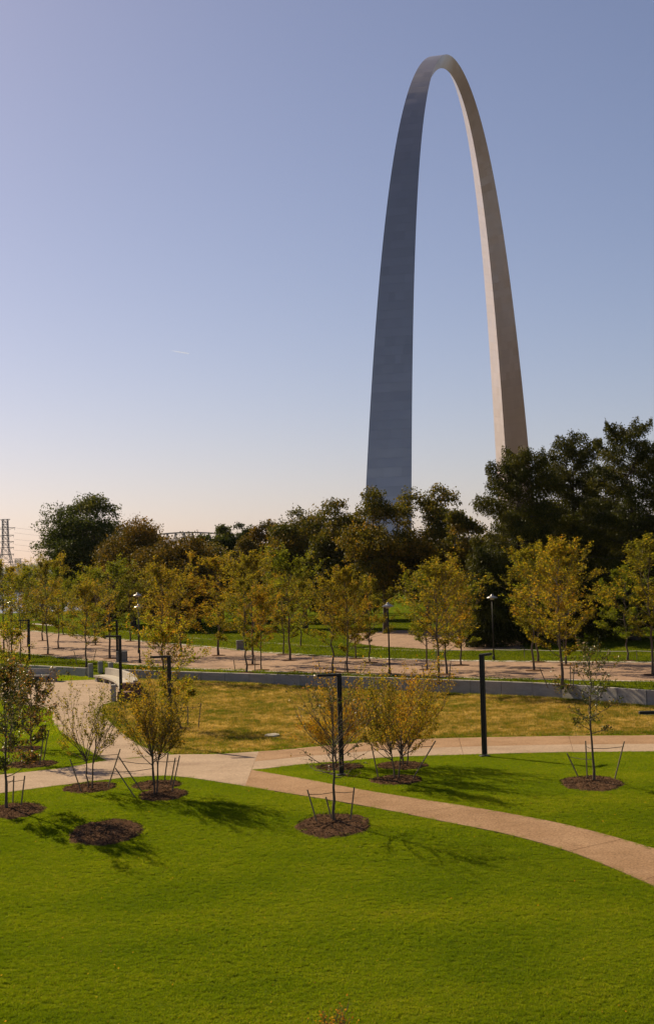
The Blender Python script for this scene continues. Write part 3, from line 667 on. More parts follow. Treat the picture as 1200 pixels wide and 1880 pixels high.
def young_tree(seed, H, W, clear=.28, nprim=22, sub=5, twigs=3, nleaf=2600, lsize=.13, stems=1, r0=.055, asc=(35, 68), shape='oval', sparse=None, tintm=.5, tints=.25, lean=(0, 0)):
    rng = np.random.RandomState(seed); mb = MB(); spots = []; ends = []
    def wig(a, b, n, amp):
        a, b = np.array(a), np.array(b); L = np.linalg.norm(b-a)
        P = [a+(b-a)*k/n+(rng.normal(size=3)*amp*L*(0 if k in (0, n) else 1)) for k in range(n+1)]
        return P
    def branch(a, az, el, L, r, lev):
        """a limb that curves upward, with smaller ones off it"""
        d = np.array([math.cos(az)*math.cos(el), math.sin(az)*math.cos(el), math.sin(el)])
        P = [np.array(a)]; n = 4 if lev == 0 else 3
        for k in range(n):
            d = U(d+rng.normal(size=3)*.2+np.array([0, 0, .09])); P.append(P[-1]+d*L/n)
        mb.tube(P, [r*(1-.75*k/n) for k in range(n+1)], 5 if lev == 0 else 3, False)
        if lev >= 1:
            for k in range(1, n+1): spots.append((P[k], P[k]-P[k-1], lev))
        if lev < 2:
            m = sub if lev == 0 else twigs
            for q in range(m):
                u = rng.uniform(.25, 1.); k = min(int(u*n), n-1); p = P[k]+(P[k+1]-P[k])*(u*n-k)
                branch(p, az+rng.uniform(-1.1, 1.1), el+rng.uniform(-.35, .45), L*rng.uniform(.3, .55), r*.45, lev+1)
    if shape == 'oval':
        top = np.array([lean[0], lean[1], H*.97]); T = wig((0, 0, -.15), top, 9, .006)
        mb.tube(T, [r0*(1.25 if k == 0 else 1)*(1-.85*k/9) for k in range(10)], 8, False)
        for i in range(nprim):
            u = (i+.5)/nprim; z = H*(clear+(.93-clear)*u); k = min(int((z+.15)/(top[2]+.15)*9), 8)
            q = (z-T[k][2])/max(1e-6, T[k+1][2]-T[k][2]); a = T[k]+(T[k+1]-T[k])*q
            env = (math.sin(math.pi*min(1, .16+.80*u**.85)))**.75
            el = R(asc[0]+(asc[1]-asc[0])*u+rng.uniform(-8, 8)); L = W/2*env*rng.uniform(.75, 1.12)/max(.45, math.cos(el)*1.05)
            L = min(L, (H-z)/max(.2, math.sin(el))*1.02+.25)
            branch(a, i*2.39996+rng.uniform(-.3, .3), el, L, r0*.36*(1-.45*u), 0)
    else:                                                   # several stems fanning out from the ground
        for s in range(stems):
            az = 2*math.pi*s/stems+rng.uniform(-.4, .4); rad = .07
            b = np.array([math.cos(az)*rad, math.sin(az)*rad, -.12]); fork = np.array([math.cos(az)*W*.075, math.sin(az)*W*.075, H*clear])
            T = wig(b, fork, 4, .012); mb.tube(T, [r0*(1-.08*k) for k in range(5)], 6, False)
            for i in range(nprim):
                a2 = az+rng.uniform(-1.9, 1.9); el = R(rng.uniform(*asc)); zz = rng.uniform(.5, 1.0)
                a = T[-1] if rng.rand() < .5 else T[3]+(T[4]-T[3])*rng.rand()
                mh = (H-a[2])*rng.uniform(.6, 1.06); L = min(mh/math.sin(el), W/2/max(.12, math.cos(el))*1.02)
                branch(a, a2, el, L, r0*.5, 0)
    idx = rng.randint(0, len(spots), nleaf)
    pos = np.array([spots[i][0] for i in idx]); dr = np.array([spots[i][1] for i in idx])
    pos = pos-dr*rng.uniform(0, .9, (nleaf, 1))+rng.normal(size=(nleaf, 3))*lsize*.62
    clump = np.array([math.sin(p[0]*2.1+seed)+math.sin(p[1]*1.7-seed)+math.sin(p[2]*1.5) for p in pos])*.10
    if sparse is not None:
        keep = rng.uniform(0, 1, nleaf) < sparse(pos[:, 2]/H); pos, clump = pos[keep], clump[keep]
    tint = tintm+clump+rng.normal(size=len(pos))*tints
    return mb.mesh('trunk', True), leaf_mesh('leaves', pos, lsize, rng, tint)

def crown(me, leaf, par):
    if len(me.materials) == 0: me.materials.append(LEAF[leaf])
    o = link('crown', me, None, par); o.material_slots[0].link = 'OBJECT'; o.material_slots[0].material = LEAF[leaf]
    return o
def put_tree(name, label, P, meshes, leaf, rz=0, s=(1, 1, 1), group=None, bark='twig', cat='tree'):
    t = thing(name, P, label, cat, group, rz); t.scale = s
    link('trunk', meshes[0], M[bark], t); crown(meshes[1], leaf, t)
    return t

# young trees of the avenue: (base px, top px, width px, leaf, label)
AV = [
 ((8, 1203), (4, 1040), 76, 'gold', 'gold young tree at the very left edge in front of the pylon'),
 ((52, 1188), (48, 1048), 66, 'lime', 'lime young tree between the left edge lamps and the hills'),
 ((39, 1214), (36, 1062), 62, 'lime', 'low gold-green young tree behind the left wall near the edge'),
 ((79, 1177), (70, 1046), 60, 'gold', 'gold young tree at far left of the avenue, small and distant'),
 ((88, 1202), (90, 1040), 74, 'gold', 'tall gold young tree on the avenue below the distant hills'),
 ((108, 1191), (118, 1050), 60, 'lime', 'yellow-green young tree just left of the large dark green tree'),
 ((117, 1166), (122, 1068), 46, 'lime', 'small far young tree on the grass under the dark green tree'),
 ((158, 1223), (156, 1072), 84, 'gold', 'staked gold young tree behind the leftmost bollard'),
 ((176, 1185), (186, 1050), 66, 'lime', 'lime young tree in front of the big dark tree trunk'),
 ((202, 1210), (200, 1044), 92, 'lime', 'bright lime young tree left of the grey cabinet'),
 ((240, 1178), (243, 1062), 60, 'gold', 'slim gold young tree beside the paired saucer lamps'),
 ((299, 1236), (300, 1050), 88, 'gold', 'gold young tree behind the wall, above the leaning dry-grass tree'),
 ((332, 1206), (340, 1062), 86, 'gold', 'bushy gold young tree in front of the rust trees'),
 ((401, 1204), (404, 1036), 98, 'gold', 'tall gold young tree alone on the avenue left of centre'),
 ((452, 1236), (446, 1078), 84, 'gold', 'orange-gold young tree with two stakes behind the wall'),
 ((463, 1221), (458, 1028), 90, 'gold', 'gold young tree hiding a saucer lamp'),
 ((480, 1231), (486, 1090), 56, 'amber', 'slender amber young tree right of the staked orange-gold one'),
 ((520, 1202), (512, 1060), 62, 'gold', 'gold young tree at the avenue far edge, left of a taller lime one'),
 ((532, 1213), (534, 1024), 92, 'lime', 'tall lime-gold young tree in the middle of the avenue'),
 ((552, 1187), (566, 1072), 60, 'gold', 'small gold young tree on the far grass behind the tall lime one'),
 ((611, 1235), (608, 1066), 84, 'gold', 'gold young tree directly behind the bent lamp, with leafy trunk base'),
 ((638, 1236), (640, 1050), 76, 'gold', 'gold young tree right of the leafy-based one near centre'),
 ((653, 1210), (652, 1078), 60, 'amber', 'amber young tree on the far edge, left of the middle saucer lamp'),
 ((679, 1217), (684, 1076), 66, 'gold', 'gold young tree just left of the middle saucer lamp'),
 ((784, 1230), (776, 1062), 78, 'lime', 'lime young tree behind left side of the broad gold pair'),
 ((804, 1252), (806, 1040), 116, 'gold', 'broad gold young tree behind the wall, right of the saucer lamp'),
 ((820, 1239), (836, 1052), 92, 'gold', 'broad gold young tree overlapping its neighbour on the right'),
 ((846, 1222), (866, 1082), 70, 'lime', 'lime young tree left of the lamp before the evergreens'),
 ((980, 1232), (972, 1020), 96, 'gold', 'gold young tree at left of the large group before the evergreens'),
 ((987, 1216), (1000, 1040), 90, 'lime', 'lime young tree inside the group before the evergreens'),
 ((1031, 1260), (1034, 1002), 126, 'gold', 'largest gold young tree, staked, close behind the right wall'),
 ((1038, 1222), (1064, 1036), 84, 'gold', 'gold young tree behind the largest one at right'),
 ((1150, 1214), (1140, 1060), 84, 'lime', 'dim lime young tree in the shade of the evergreens'),
 ((1197, 1240), (1184, 1002), 120, 'gold', 'gold young tree cut by the right edge of the view'),
]
PROTO = {}
for i in range(9):
    PROTO[i] = young_tree(100+i, 8., 3.3*(1, .85, 1.1, .9, 1.05, .8, 1, 1.15, .92)[i], clear=(.2, .26, .23, .16, .28, .2, .24, .18, .26)[i], nprim=(24, 30, 20, 26, 22, 28, 24, 20, 26)[i], sub=6, twigs=3, nleaf=(10500, 7000, 11500, 8600, 9600, 6500, 10800, 9900, 7600)[i], lsize=.095, r0=.055, asc=((32, 70), (45, 76), (25, 64), (38, 72), (30, 74), (48, 78), (34, 68), (28, 70), (42, 72))[i], tintm=(.4, .5, .34, .45, .38, .55, .3, .42, .48)[i], tints=.24)
for i, (b, tp, w, leaf, lab) in enumerate(AV):
    P = gu(*b); Hh = hz(tp[0], tp[1], P[1])-P[2]; ww = 1.36*w*P[1]/FOCAL
    ms = PROTO[(i*4) % 9]; tr, cr = ms[0], ms[1]
    t = thing('young_avenue_tree', (P[0], P[1], zup(P[0], P[1])-.02), lab, 'tree', 'young trees along the avenue', i*1.7); t.scale = (ww/3.3, ww/3.3, Hh/8.)
    link('trunk', tr, M['twig'], t); crown(cr, leaf, t)

# ------------------------------------------------------------------ trees on the lawns
def lawn_tree(label, b, top, w, seed, leaf, name='young_tree', **k):
    P = g(*b); Hh = hz(top[0], top[1], P[1])-P[2]; ww = w*P[1]/FOCAL*(.86 if k.get('shape') == 'vase' else 1)
    ms = young_tree(seed, Hh, ww, **k)
    return put_tree(name, label, (P[0], P[1], P[2]), ms, leaf, group='young trees planted in the lawns')
lawn_tree('sparse bare-branched young tree in front, its mulch ring on the foreground lawn', (615, 1510), (606, 1290), 200, 11, 'gloss', clear=.36, nprim=26, sub=5, twigs=2, nleaf=620, lsize=.095, r0=.062, asc=(8, 66), tintm=.45, tints=.3)
lawn_tree('twiggy orange multi-stem shrub tree behind the bent lamp', (620, 1409), (600, 1258), 130, 12, 'amber', 'multi_stem_tree', stems=3, shape='vase', clear=.2, nprim=10, sub=6, twigs=4, nleaf=6200, lsize=.076, r0=.032, asc=(30, 80), tintm=.65)
lawn_tree('front one of two overlapping gold shrub trees right of the bent lamp', (728, 1432), (732, 1262), 130, 13, 'gold', 'multi_stem_tree', stems=2, shape='vase', clear=.28, nprim=12, sub=6, twigs=4, nleaf=8200, lsize=.076, r0=.035, asc=(30, 80), tintm=.6)
lawn_tree('rear one of two overlapping gold shrub trees right of the bent lamp', (742, 1408), (742, 1238), 150, 14, 'amber', 'multi_stem_tree', stems=3, shape='vase', clear=.22, nprim=11, sub=6, twigs=4, nleaf=8600, lsize=.076, r0=.035, asc=(30, 80), tintm=.45)
lawn_tree('orange-gold multi-stem shrub tree with many stakes on the front lawn', (284, 1460), (270, 1272), 142, 15, 'amber', 'multi_stem_tree', stems=3, shape='vase', clear=.38, nprim=13, sub=6, twigs=4, nleaf=7600, lsize=.076, r0=.036, asc=(30, 80), tintm=.4)
lawn_tree('thin yellow shrub tree beside the path, seen against pavement', (166, 1449), (152, 1277), 112, 16, 'gold', 'multi_stem_tree', stems=2, shape='vase', clear=.34, nprim=11, sub=5, twigs=4, nleaf=3600, lsize=.076, r0=.034, asc=(30, 80), tintm=.45)
lawn_tree('young tree with glossy sparse leaves staked on the right lawn', (1089, 1437), (1086, 1196), 118, 17, 'gloss', clear=.36, nprim=24, sub=5, twigs=2, nleaf=1500, lsize=.10, r0=.055, asc=(5, 62), tintm=.35, tints=.3)
lawn_tree('tall leafy young tree cut by the left edge, front mulch ring', (12, 1486), (8, 1252), 165, 18, 'gloss', clear=.24, nprim=26, sub=5, twigs=3, nleaf=5400, lsize=.115, r0=.06, asc=(14, 66), tintm=.45, tints=.3)
lawn_tree('round-crowned young tree with red tinged leaves on the left lawn wedge', (59, 1404), (58, 1256), 104, 19, 'gloss', clear=.32, nprim=24, sub=6, twigs=3, nleaf=3600, lsize=.11, r0=.06, asc=(15, 62), tintm=.62, tints=.3)
lawn_tree('slim young tree behind the round-crowned one on the left wedge', (22, 1372), (20, 1160), 74, 20, 'lime', clear=.3, nprim=24, sub=5, twigs=3, nleaf=3000, lsize=.11, r0=.055, asc=(30, 66), tintm=.5, tints=.3)
lawn_tree('leaning young tree growing in the dry grass', (335, 1340), (306, 1168), 112, 21, 'lime', clear=.26, nprim=26, sub=5, twigs=3, nleaf=6200, lsize=.11, r0=.06, asc=(24, 66), tintm=.55, tints=.3, lean=(-1.1, .2))
# twiggy shrub at the very bottom of the view
P = (-.15, 37.5, zlow(0, 37.5)); ms = young_tree(31, hz(590, 1864, 37.5)-P[2], 1.9, stems=4, shape='vase', clear=.2, nprim=8, sub=4, twigs=2, nleaf=170, lsize=.076, r0=.02, asc=(30, 80), tintm=.7)
put_tree('low_shrub', 'twiggy shrub whose top just shows at the bottom edge', P, ms, 'amber', cat='shrub')

# ------------------------------------------------------------------ big trees behind the avenue
def big_tree(seed, H, W, clear=.2, nlobe=26, nleaf=11000, lsize=.3, flat=1.0, top=.0, r0=.35):
    rng = np.random.RandomState(seed); mb = MB(); cz = H*(clear+1)/2; ch = H*(1-clear)/2
    T = [np.array([rng.normal()*.12*k/5, rng.normal()*.12*k/5, H*.72*k/5-.2*(k == 0)]) for k in range(6)]
    mb.tube(T, [r0*(1.35 if k == 0 else 1)*(1-.14*k) for k in range(6)], 8, False)
    lobes = []
    for i in range(nlobe):
        u = rng.normal(size=3); u /= np.linalg.norm(u); rr = rng.uniform(.45, .86)
        c = np.array([u[0]*W/2*rr, u[1]*W/2*rr, cz+u[2]*ch*rr*flat])
        wz = 1-.25*max(0, -u[2]); c[:2] *= wz
        s = rng.uniform(.15, .27)*W*(1-.25*max(0, u[2])); lobes.append((c, np.array([s, s, s*rng.uniform(.6, .95)])))
        a = T[rng.randint(2, 5)]; mid = a*.45+c*.55+rng.normal(size=3)*.25-np.array([0, 0, .3])
        mb.tube([a, mid, c], [r0*.34, r0*.2, r0*.07], 5, False)
        for q in range(3):
            e = c+rng.normal(size=3)*s*.55; mb.tube([mid*.4+c*.6, e], [r0*.09, r0*.03], 4, False)
    w = np.array([l[1][0]**2 for l in lobes]); w /= w.sum(); idx = rng.choice(nlobe, nleaf, p=w)
    d = rng.normal(size=(nleaf, 3)); d /= np.linalg.norm(d, axis=1)[:, None]; d[:, 2] = np.where(d[:, 2] < -.3, -d[:, 2]*.6, d[:, 2])
    rad = rng.uniform(.2, 1, nleaf)**.42*(1+.22*np.sin(d[:, 0]*5+idx)*np.sin(d[:, 1]*6+idx*2)+.14*np.sin(d[:, 2]*9+idx))
    c = np.array([l[0] for l in lobes])[idx]; s = np.array([l[1] for l in lobes])[idx]
    pos = c+d*s*rad[:, None]+rng.normal(size=(nleaf, 3))*.05
    kz = (H-cz)/(np.percentile(pos[:, 2], 99.5)-cz); kr = W/2/np.percentile(np.hypot(pos[:, 0], pos[:, 1]), 97)
    pos = np.stack([pos[:, 0]*kr, pos[:, 1]*kr, np.where(pos[:, 2] > cz, cz+(pos[:, 2]-cz)*kz, pos[:, 2])], 1)
    lt = rng.normal(size=nlobe)*.14
    tint = .42+lt[idx]+rng.normal(size=nleaf)*.2
    return mb.mesh('trunk', True), leaf_mesh('leaves', pos, lsize, rng, tint, wid=.75, droop=.3)
def cypress(seed, H, W, nleaf=75000, r0=.4):
    rng = np.random.RandomState(seed); mb = MB(); P = []; Dv = []; tb = []
    mb.tube([(rng.normal()*.06*k, rng.normal()*.06*k, H*.97*k/8-.2*(k == 0)) for k in range(9)], [r0*(1.5 if k == 0 else 1)*(1-.118*k) for k in range(9)], 8, False)
    nb = 95
    bl = []
    for i in range(nb):
        u = (i+.5)/nb; z = H*(.07+.91*u); env = W/2*(1-u)**.34*(.72+.28*min(1, u*7))*rng.uniform(.62, 1.12)+.3; az = i*2.39996+rng.uniform(-.4, .4)
        el = R(2+35*u*u+rng.uniform(-10, 12)); d = np.array([math.cos(az)*math.cos(el), math.sin(az)*math.cos(el), math.sin(el)])
        pts = []; p = np.array([0, 0, z])
        for k in range(5): pts.append(p); d = U(d+rng.normal(size=3)*.1-np.array([0, 0, .03])); p = p+d*env/4
        mb.tube(pts, [.11*(1-u*.7)*(1-.2*k)+.01 for k in range(5)], 4, False); bl.append((pts, env, u, rng.normal()*.14))
    w = np.array([b[1]**1.5 for b in bl]); w /= w.sum(); idx = rng.choice(nb, nleaf, p=w)
    PT = np.array([b_[0] for b_ in bl]); EN = np.array([b_[1] for b_ in bl])[idx]; TB = np.array([b_[3] for b_ in bl])[idx]
    t = rng.uniform(.12, 1., nleaf)**.75*3.999; k = t.astype(int); fr = (t-k)[:, None]; p = PT[idx, k]*(1-fr)+PT[idx, k+1]*fr
    A = PT[idx, 4]-PT[idx, 0]; A /= np.linalg.norm(A, axis=1)[:, None]; Sd = np.stack([-A[:, 1], A[:, 0], 0*A[:, 0]], 1)
    side = rng.normal(size=nleaf)*(.085*EN*(1.5-t/4)+.22)
    side = np.round(side*3)/3+rng.normal(size=nleaf)*.07                 # sprays hang in tassels
    P = p+Sd*side[:, None]; P[:, 2] += rng.normal(size=nleaf)*.16-np.abs(side)*.35-rng.rand(nleaf)**2*.75
    Dv = A*.5+Sd*np.sign(side)[:, None]*.35
    return mb.mesh('trunk', True), leaf_mesh('leaves', P, .27, rng, .4+TB+rng.normal(size=nleaf)*.17, wid=.36, droop=1.4, outdir=Dv*1.3)

BIG = [  # trunk px x, base distance, top px, width px, clear, leaf, bark label
 (176, 232, 912, 186, .08, 'green', 1.0, 'large dark green tree standing apart at the left'),
 (246, 214, 956, 140, .08, 'rust', 1.0, 'rust brown tree overlapping the large dark green one'),
 (326, 204, 986, 150, .06, 'rust', 1.0, 'rust brown tree below the distant truss bridge'),
 (282, 222, 972, 90, .08, 'rust', 1.0, 'rust brown tree just left of the distant truss bridge'),
 (408, 240, 965, 80, .10, 'green', 1.0, 'round dark green treetop just right of the bridge'),
 (450, 240, 963, 80, .10, 'green', 1.0, 'second round dark green treetop right of the bridge'),
 (484, 226, 959, 84, .10, 'rust', 1.0, 'pale brown thin-topped tree between green treetops and a round oak'),
 (560, 200, 936, 122, .14, 'oak', 1.0, 'round-topped olive oak left of the arch leg'),
 (636, 192, 919, 112, .16, 'oak', 1.0, 'olive oak directly left of the near arch leg'),
 (708, 180, 900, 124, .16, 'oak', 1.0, 'bronze oak in front of the near arch leg'),
 (786, 184, 894, 104, .16, 'oak', 1.0, 'tall bronze-topped oak between the two arch legs'),
 (846, 176, 938, 84, .12, 'oak', 1.0, 'lower olive tree beside the leftmost evergreen'),
]
for i, (px, Y, ty, w, cl, leaf, k, lab) in enumerate(BIG):
    r = ray(px, 1150); x = r[0]/r[1]*Y; z = zup(x, Y); H = hz(px, ty, Y)-z; W = w*Y/FOCAL*(1.0 if i == 0 else 1.2)
    ms = big_tree(40+i, H*.985, W, cl, nlobe=int(30+W*1.9), nleaf=int((15000+W*2100)*(1.6 if i == 0 else 1.15)), lsize=.27 if leaf == 'green' else .25, r0=.22+W*.012)
    put_tree('broadleaf_tree', lab, (x, Y, z-.05), ms, leaf, group='mature trees behind the avenue', bark='bark')
for i, (px, Y, ty, w, lab) in enumerate([(962, 152, 826, 190, 'leftmost tall dark evergreen, in front of the far arch leg'), (1062, 158, 797, 180, 'middle tall dark evergreen at right'), (1166, 150, 776, 200, 'tallest dark evergreen, nearest the right edge'),
      (1262, 155, 800, 190, 'dark evergreen cut off by the right edge'), (903, 146, 1010, 110, 'low dark evergreen with bare trunk behind the saucer lamp')]):
    r = ray(px, 1190); x = r[0]/r[1]*Y; z = zup(x, Y); H = hz(px, ty, Y)-z
    put_tree('evergreen_tree', lab, (x, Y, z-.05), cypress(70+i, H, w*Y/FOCAL*1.36, nleaf=95000 if i < 3 else 45000), 'cyp', group='dark evergreens at right', bark='bark')
# a second rank of trees behind, seen between the crowns
BACK = [(190, 230, 1010, 120, 'rust', 'dim rust tree behind the dark green tree'), (275, 236, 1000, 110, 'rust', 'dim rust tree behind the gap under the bridge'), (365, 230, 1004, 110, 'oak', 'olive tree behind the rust tree near the bridge'),
        (520, 236, 972, 110, 'oak', 'olive tree behind the round oak'), (600, 230, 962, 110, 'oak', 'shaded oak behind the oaks left of the arch'), (670, 226, 960, 120, 'oak', 'shaded oak behind the bronze oak'),
        (820, 230, 968, 110, 'oak', 'olive tree seen low between the arch legs'), (900, 230, 990, 110, 'green', 'dark tree behind the low evergreen'), (1010, 232, 930, 170, 'green', 'dark tree filling behind the evergreens'), (1120, 236, 915, 180, 'green', 'dark tree behind the two tallest evergreens')]
bm_ = [big_tree(90+i, 15., 11., -.02, 50, 38000, .28, r0=.35) for i in range(3)]
for i, (px, Y, ty, w, leaf, lab) in enumerate(BACK):
    r = ray(px, 1140); x = r[0]/r[1]*Y; z = zup(x, Y); H = hz(px, ty, Y)-z; W = w*Y/FOCAL*1.25; a, b = bm_[i % 3]
    t = put_tree('broadleaf_tree', lab, (x, Y, z-.05), (a, b), leaf, i*1.3+.5, (W/11, W/11, H/15), 'second rank of mature trees', 'bark')

# dark thicket under and behind the mature trees, one mass
rng = np.random.RandomState(301); lb = []
for i in range(150):
    x = rng.uniform(-52, 75); y = rng.uniform(246, 272); r_ = rng.uniform(1.6, 3.0); lb.append((x, y, TER+rng.uniform(.2, .85)*8.2, r_))
lb = np.array(lb); nl = 60000; idx = rng.randint(0, len(lb), nl); d = rng.normal(size=(nl, 3)); d /= np.linalg.norm(d, axis=1)[:, None]
pos = lb[idx, :3]+d*(lb[idx, 3]*rng.uniform(.2, 1.1, nl)**.5)[:, None]; pos[:, 2] = np.maximum(pos[:, 2], TER+.1)
o = link('understory_thicket', leaf_mesh('thicket', pos, .42, rng, .35+rng.normal(size=len(lb))[idx]*.15+rng.normal(size=nl)*.18, wid=.75), LEAF['oak'])
tag(o, 'dark leafy thicket filling the space beneath the mature trees', 'thicket', kind='stuff')

# ------------------------------------------------------------------ stakes and straps
def stake(label, b, top, tree=None, zf=g, r=.026):
    P = Vector(zf(*b)); c = math.copysign(1, top[0]-b[0])
    Yt = P.y; q = Vector(at(top[0], top[1], Yt))-P
    t = thing('tree_stake', P, label, 'stake', 'tree stakes')
    MB().tube([-q.normalized()*.12, q], r, 6).build('pole', M['stake'], t)
    if tree:
        tp = Vector(zf(*tree)); L = q*.86; e = tp+Vector((0, 0, L.z*.95+.1))-P
        MB().tube([L, (L+e)/2-Vector((0, 0, .03)), e], .012, 5).build('strap', M['strap'], t)
T1 = (615, 1510); T2 = (1089, 1437); T3 = (728, 1432); T4 = (284, 1460); T5 = (166, 1449); T6 = (12, 1486); T7 = (59, 1404); T8 = (335, 1340)
for a in [
 ('stake left of the sparse foreground tree', (582, 1511), (564, 1450), T1), ('short middle stake behind the sparse foreground tree', (609, 1506), (598, 1463), T1), ('pale upright stake right of the sparse foreground tree', (643, 1507), (650, 1445), T1),
 ('leaning stake left of the glossy tree on the right lawn', (1061, 1427), (1040, 1383), T2), ('pale upright stake touching the glossy tree on the right lawn', (1077, 1430), (1074, 1360), T2), ('leaning stake right of the glossy tree on the right lawn', (1127, 1432), (1145, 1361), T2),
 ('stake left of the two overlapping gold shrub trees', (694, 1428), (681, 1366), T3), ('long leaning stake right of the overlapping gold shrub trees', (757, 1430), (799, 1360), T3),
 ('long stake leaning right between the two front shrub trees', (198, 1447), (221, 1375), T5), ('stake left of the thin yellow shrub tree', (150, 1455), (129, 1394), T5),
 ('stake leaning left toward the thin yellow shrub tree', (259, 1451), (218, 1389), T4), ('lowest front stake leaning left by the orange-gold shrub tree', (248, 1464), (212, 1410), T4),
 ('rightmost stake of the orange-gold shrub tree', (315, 1457), (330, 1387), T4), ('rear stake right of the orange-gold shrub tree', (302, 1434), (309, 1382), None), ('stake between the rear and rightmost ones by the orange-gold tree', (313, 1443), (322, 1391), None),
 ('short stake close right of the left edge tree', (24, 1475), (26, 1424), T6), ('leaning stake further right of the left edge tree', (39, 1481), (46, 1424), T6),
 ('darker stake right of the round-crowned left tree', (73, 1406), (80, 1353), T7), ('pale taller stake right of the round-crowned left tree', (80, 1398), (90, 1340), T7),
 ('short stake behind the leaning dry-grass tree', (345, 1334), (345, 1297), T8), ('taller stake right of the leaning dry-grass tree', (364, 1337), (369, 1291), T8)]:
    stake(*a)
for lab, b, tp, tr in [('stake left of the gold tree by the bollards', (142, 1222), (136, 1195), (158, 1223)), ('stake right of the gold tree by the bollards', (171, 1217), (177, 1192), (158, 1223)),
 ('stake left of the orange-gold avenue tree', (432, 1233), (429, 1212), (452, 1236)), ('stake right of the orange-gold avenue tree', (468, 1235), (468, 1208), (452, 1236)),
 ('stake left of the leafy-based avenue tree', (588, 1235), (585, 1216), (611, 1235)), ('stake right of the leafy-based avenue tree', (632, 1237), (634, 1213), (611, 1235)),
 ('stake left of the broad gold avenue pair', (780, 1251), (774, 1220), (804, 1252)), ('stake right of the broad gold avenue pair', (823, 1252), (827, 1214), (804, 1252)),
 ('stake left of the largest gold avenue tree', (1004, 1260), (990, 1227), (1031, 1260)), ('first stake right of the largest gold avenue tree', (1047, 1261), (1046, 1222), (1031, 1260)), ('second pale stake right of the largest gold avenue tree', (1051, 1262), (1053, 1220), None)]:
    stake(lab, b, tp, tr, gu, .03)

# ------------------------------------------------------------------ mulch rings
BEDS = [(195, 1528, 1.33, 'empty'), (612, 1515, 1.3, ''), (28, 1488, 1.1, ''), (300, 1459, 1.0, ''), (288, 1441.5, 1.05, ''), (166, 1446, 1.1, ''), (623, 1408.5, 1.05, ''), (738, 1406, 1.12, ''), (727, 1432, 1.05, ''),
        (1085, 1438, 1.28, ''), (60, 1404, 1.15, ''), (40, 1376, 1.05, ''), (338, 1339, .7, '')]
BED_XY = []
for i, (px, py, rad, e) in enumerate(BEDS):
    P = g(px, py); rng = np.random.RandomState(200+i); mb = MB(); K = 40; rings = [0, .2, .4, .6, .78, .9, 1.0]; sy = 1.28
    BED_XY.append((P[0], P[1], rad, rad*sy))
    ph = rng.uniform(0, 6, 4)
    for q, u in enumerate(rings):
        for k in range(K):
            th = 2*math.pi*k/K; rr = rad*u*(1+.05*math.sin(2*th+ph[0])+.04*math.sin(5*th+ph[1])+.03*math.sin(11*th+ph[2]))
            x, y = rr*math.cos(th), rr*math.sin(th)*sy
            z = zlow(P[0]+x, P[1]+y)-P[2]+(.035+rng.uniform(-.02, .03)-(.05 if u == 1 else 0)+.06*math.exp(-(u/.35)**2))
            mb.v.append((x, y, z))
    for q in range(len(rings)-1):
        for k in range(K): a, b = q*K+k, q*K+(k+1) % K; mb.f.append((a, b, b+K, a+K))
    o = mb.build('mulch_bed', M['mulch']); o.location = P; o['kind'] = 'structure'
    n = int(900*rad*rad); th = rng.uniform(0, 6.283, n); u = np.sqrt(rng.uniform(0, 1, n))*.98
    pos = np.stack([rad*u*np.cos(th), rad*u*np.sin(th)*sy, np.zeros(n)], 1); pos[:, 2] = [zlow(P[0]+p[0], P[1]+p[1])-P[2]+.05+.06*math.exp(-(q/.35)**2) for p, q in zip(pos, u)]
    c = link('mulch_chips', leaf_mesh('chips', pos, .06, rng, rng.uniform(0, 1, n)**1.6, wid=.4, droop=0), M['chip'], o); c['kind'] = 'stuff'
# tree pits in the avenue
for (b, tp, w, leaf, lab) in AV:
    P = gu(*b); mb = MB(); K = 14
    for u in (0, 1):
        for k in range(K): th = 2*math.pi*k/K; x, y = P[0]+.62*math.cos(th)*(u+.01), P[1]+.95*math.sin(th)*(u+.01); mb.v.append((x-P[0], y-P[1], zup(x, y)-TER+.05+(1-u)*.04))
    for k in range(K): mb.f.append((k, (k+1) % K, K+(k+1) % K, K+k))
    o = mb.build('tree_pit', M['mulch']); o.location = P; o['kind'] = 'structure'

# ------------------------------------------------------------------ grass: blade clumps scattered over the lawns
def inpoly(px, py, poly):
    c = np.zeros(len(px), bool); j = len(poly)-1
    for i in range(len(poly)):
        xi, yi = poly[i]; xj, yj = poly[j]
        if yi != yj: c ^= ((yi > py) != (yj > py)) & (px < (xj-xi)*(py-yi)/(yj-yi)+xi)
        j = i
    return c
def clump(name, n, size, h, rng, lean, w, mat):
    x, y = rng.uniform(-size/2, size/2, n), rng.uniform(-size/2, size/2, n)
    hh = h*rng.uniform(.5, 1.25, n); az = rng.uniform(0, 6.283, n); dx, dy = rng.normal(size=n)*lean*hh, rng.normal(size=n)*lean*hh
    cx, cy = np.cos(az)*w/2, np.sin(az)*w/2; z = np.zeros(n)
    V = np.stack([np.stack([x-cx, y-cy, z-.01], 1), np.stack([x+cx, y+cy, z-.01], 1), np.stack([x+dx, y+dy, hh], 1)], 1).reshape(-1, 3)
    me = bpy.data.meshes.new(name); me.vertices.add(3*n); me.vertices.foreach_set('co', V.astype(np.float32).ravel())
    me.loops.add(3*n); me.loops.foreach_set('vertex_index', np.arange(3*n, dtype=np.int32)); me.polygons.add(n)
    me.polygons.foreach_set('loop_start', np.arange(0, 3*n, 3, dtype=np.int32)); me.polygons.foreach_set('loop_total', np.full(n, 3, np.int32)); me.update(calc_edges=True)
    me.attributes.new('tint', 'FLOAT', 'FACE').data.foreach_set('value', np.clip(rng.normal(size=n)*.2+.45, 0, 1).astype(np.float32)); me.materials.append(mat)
    return me
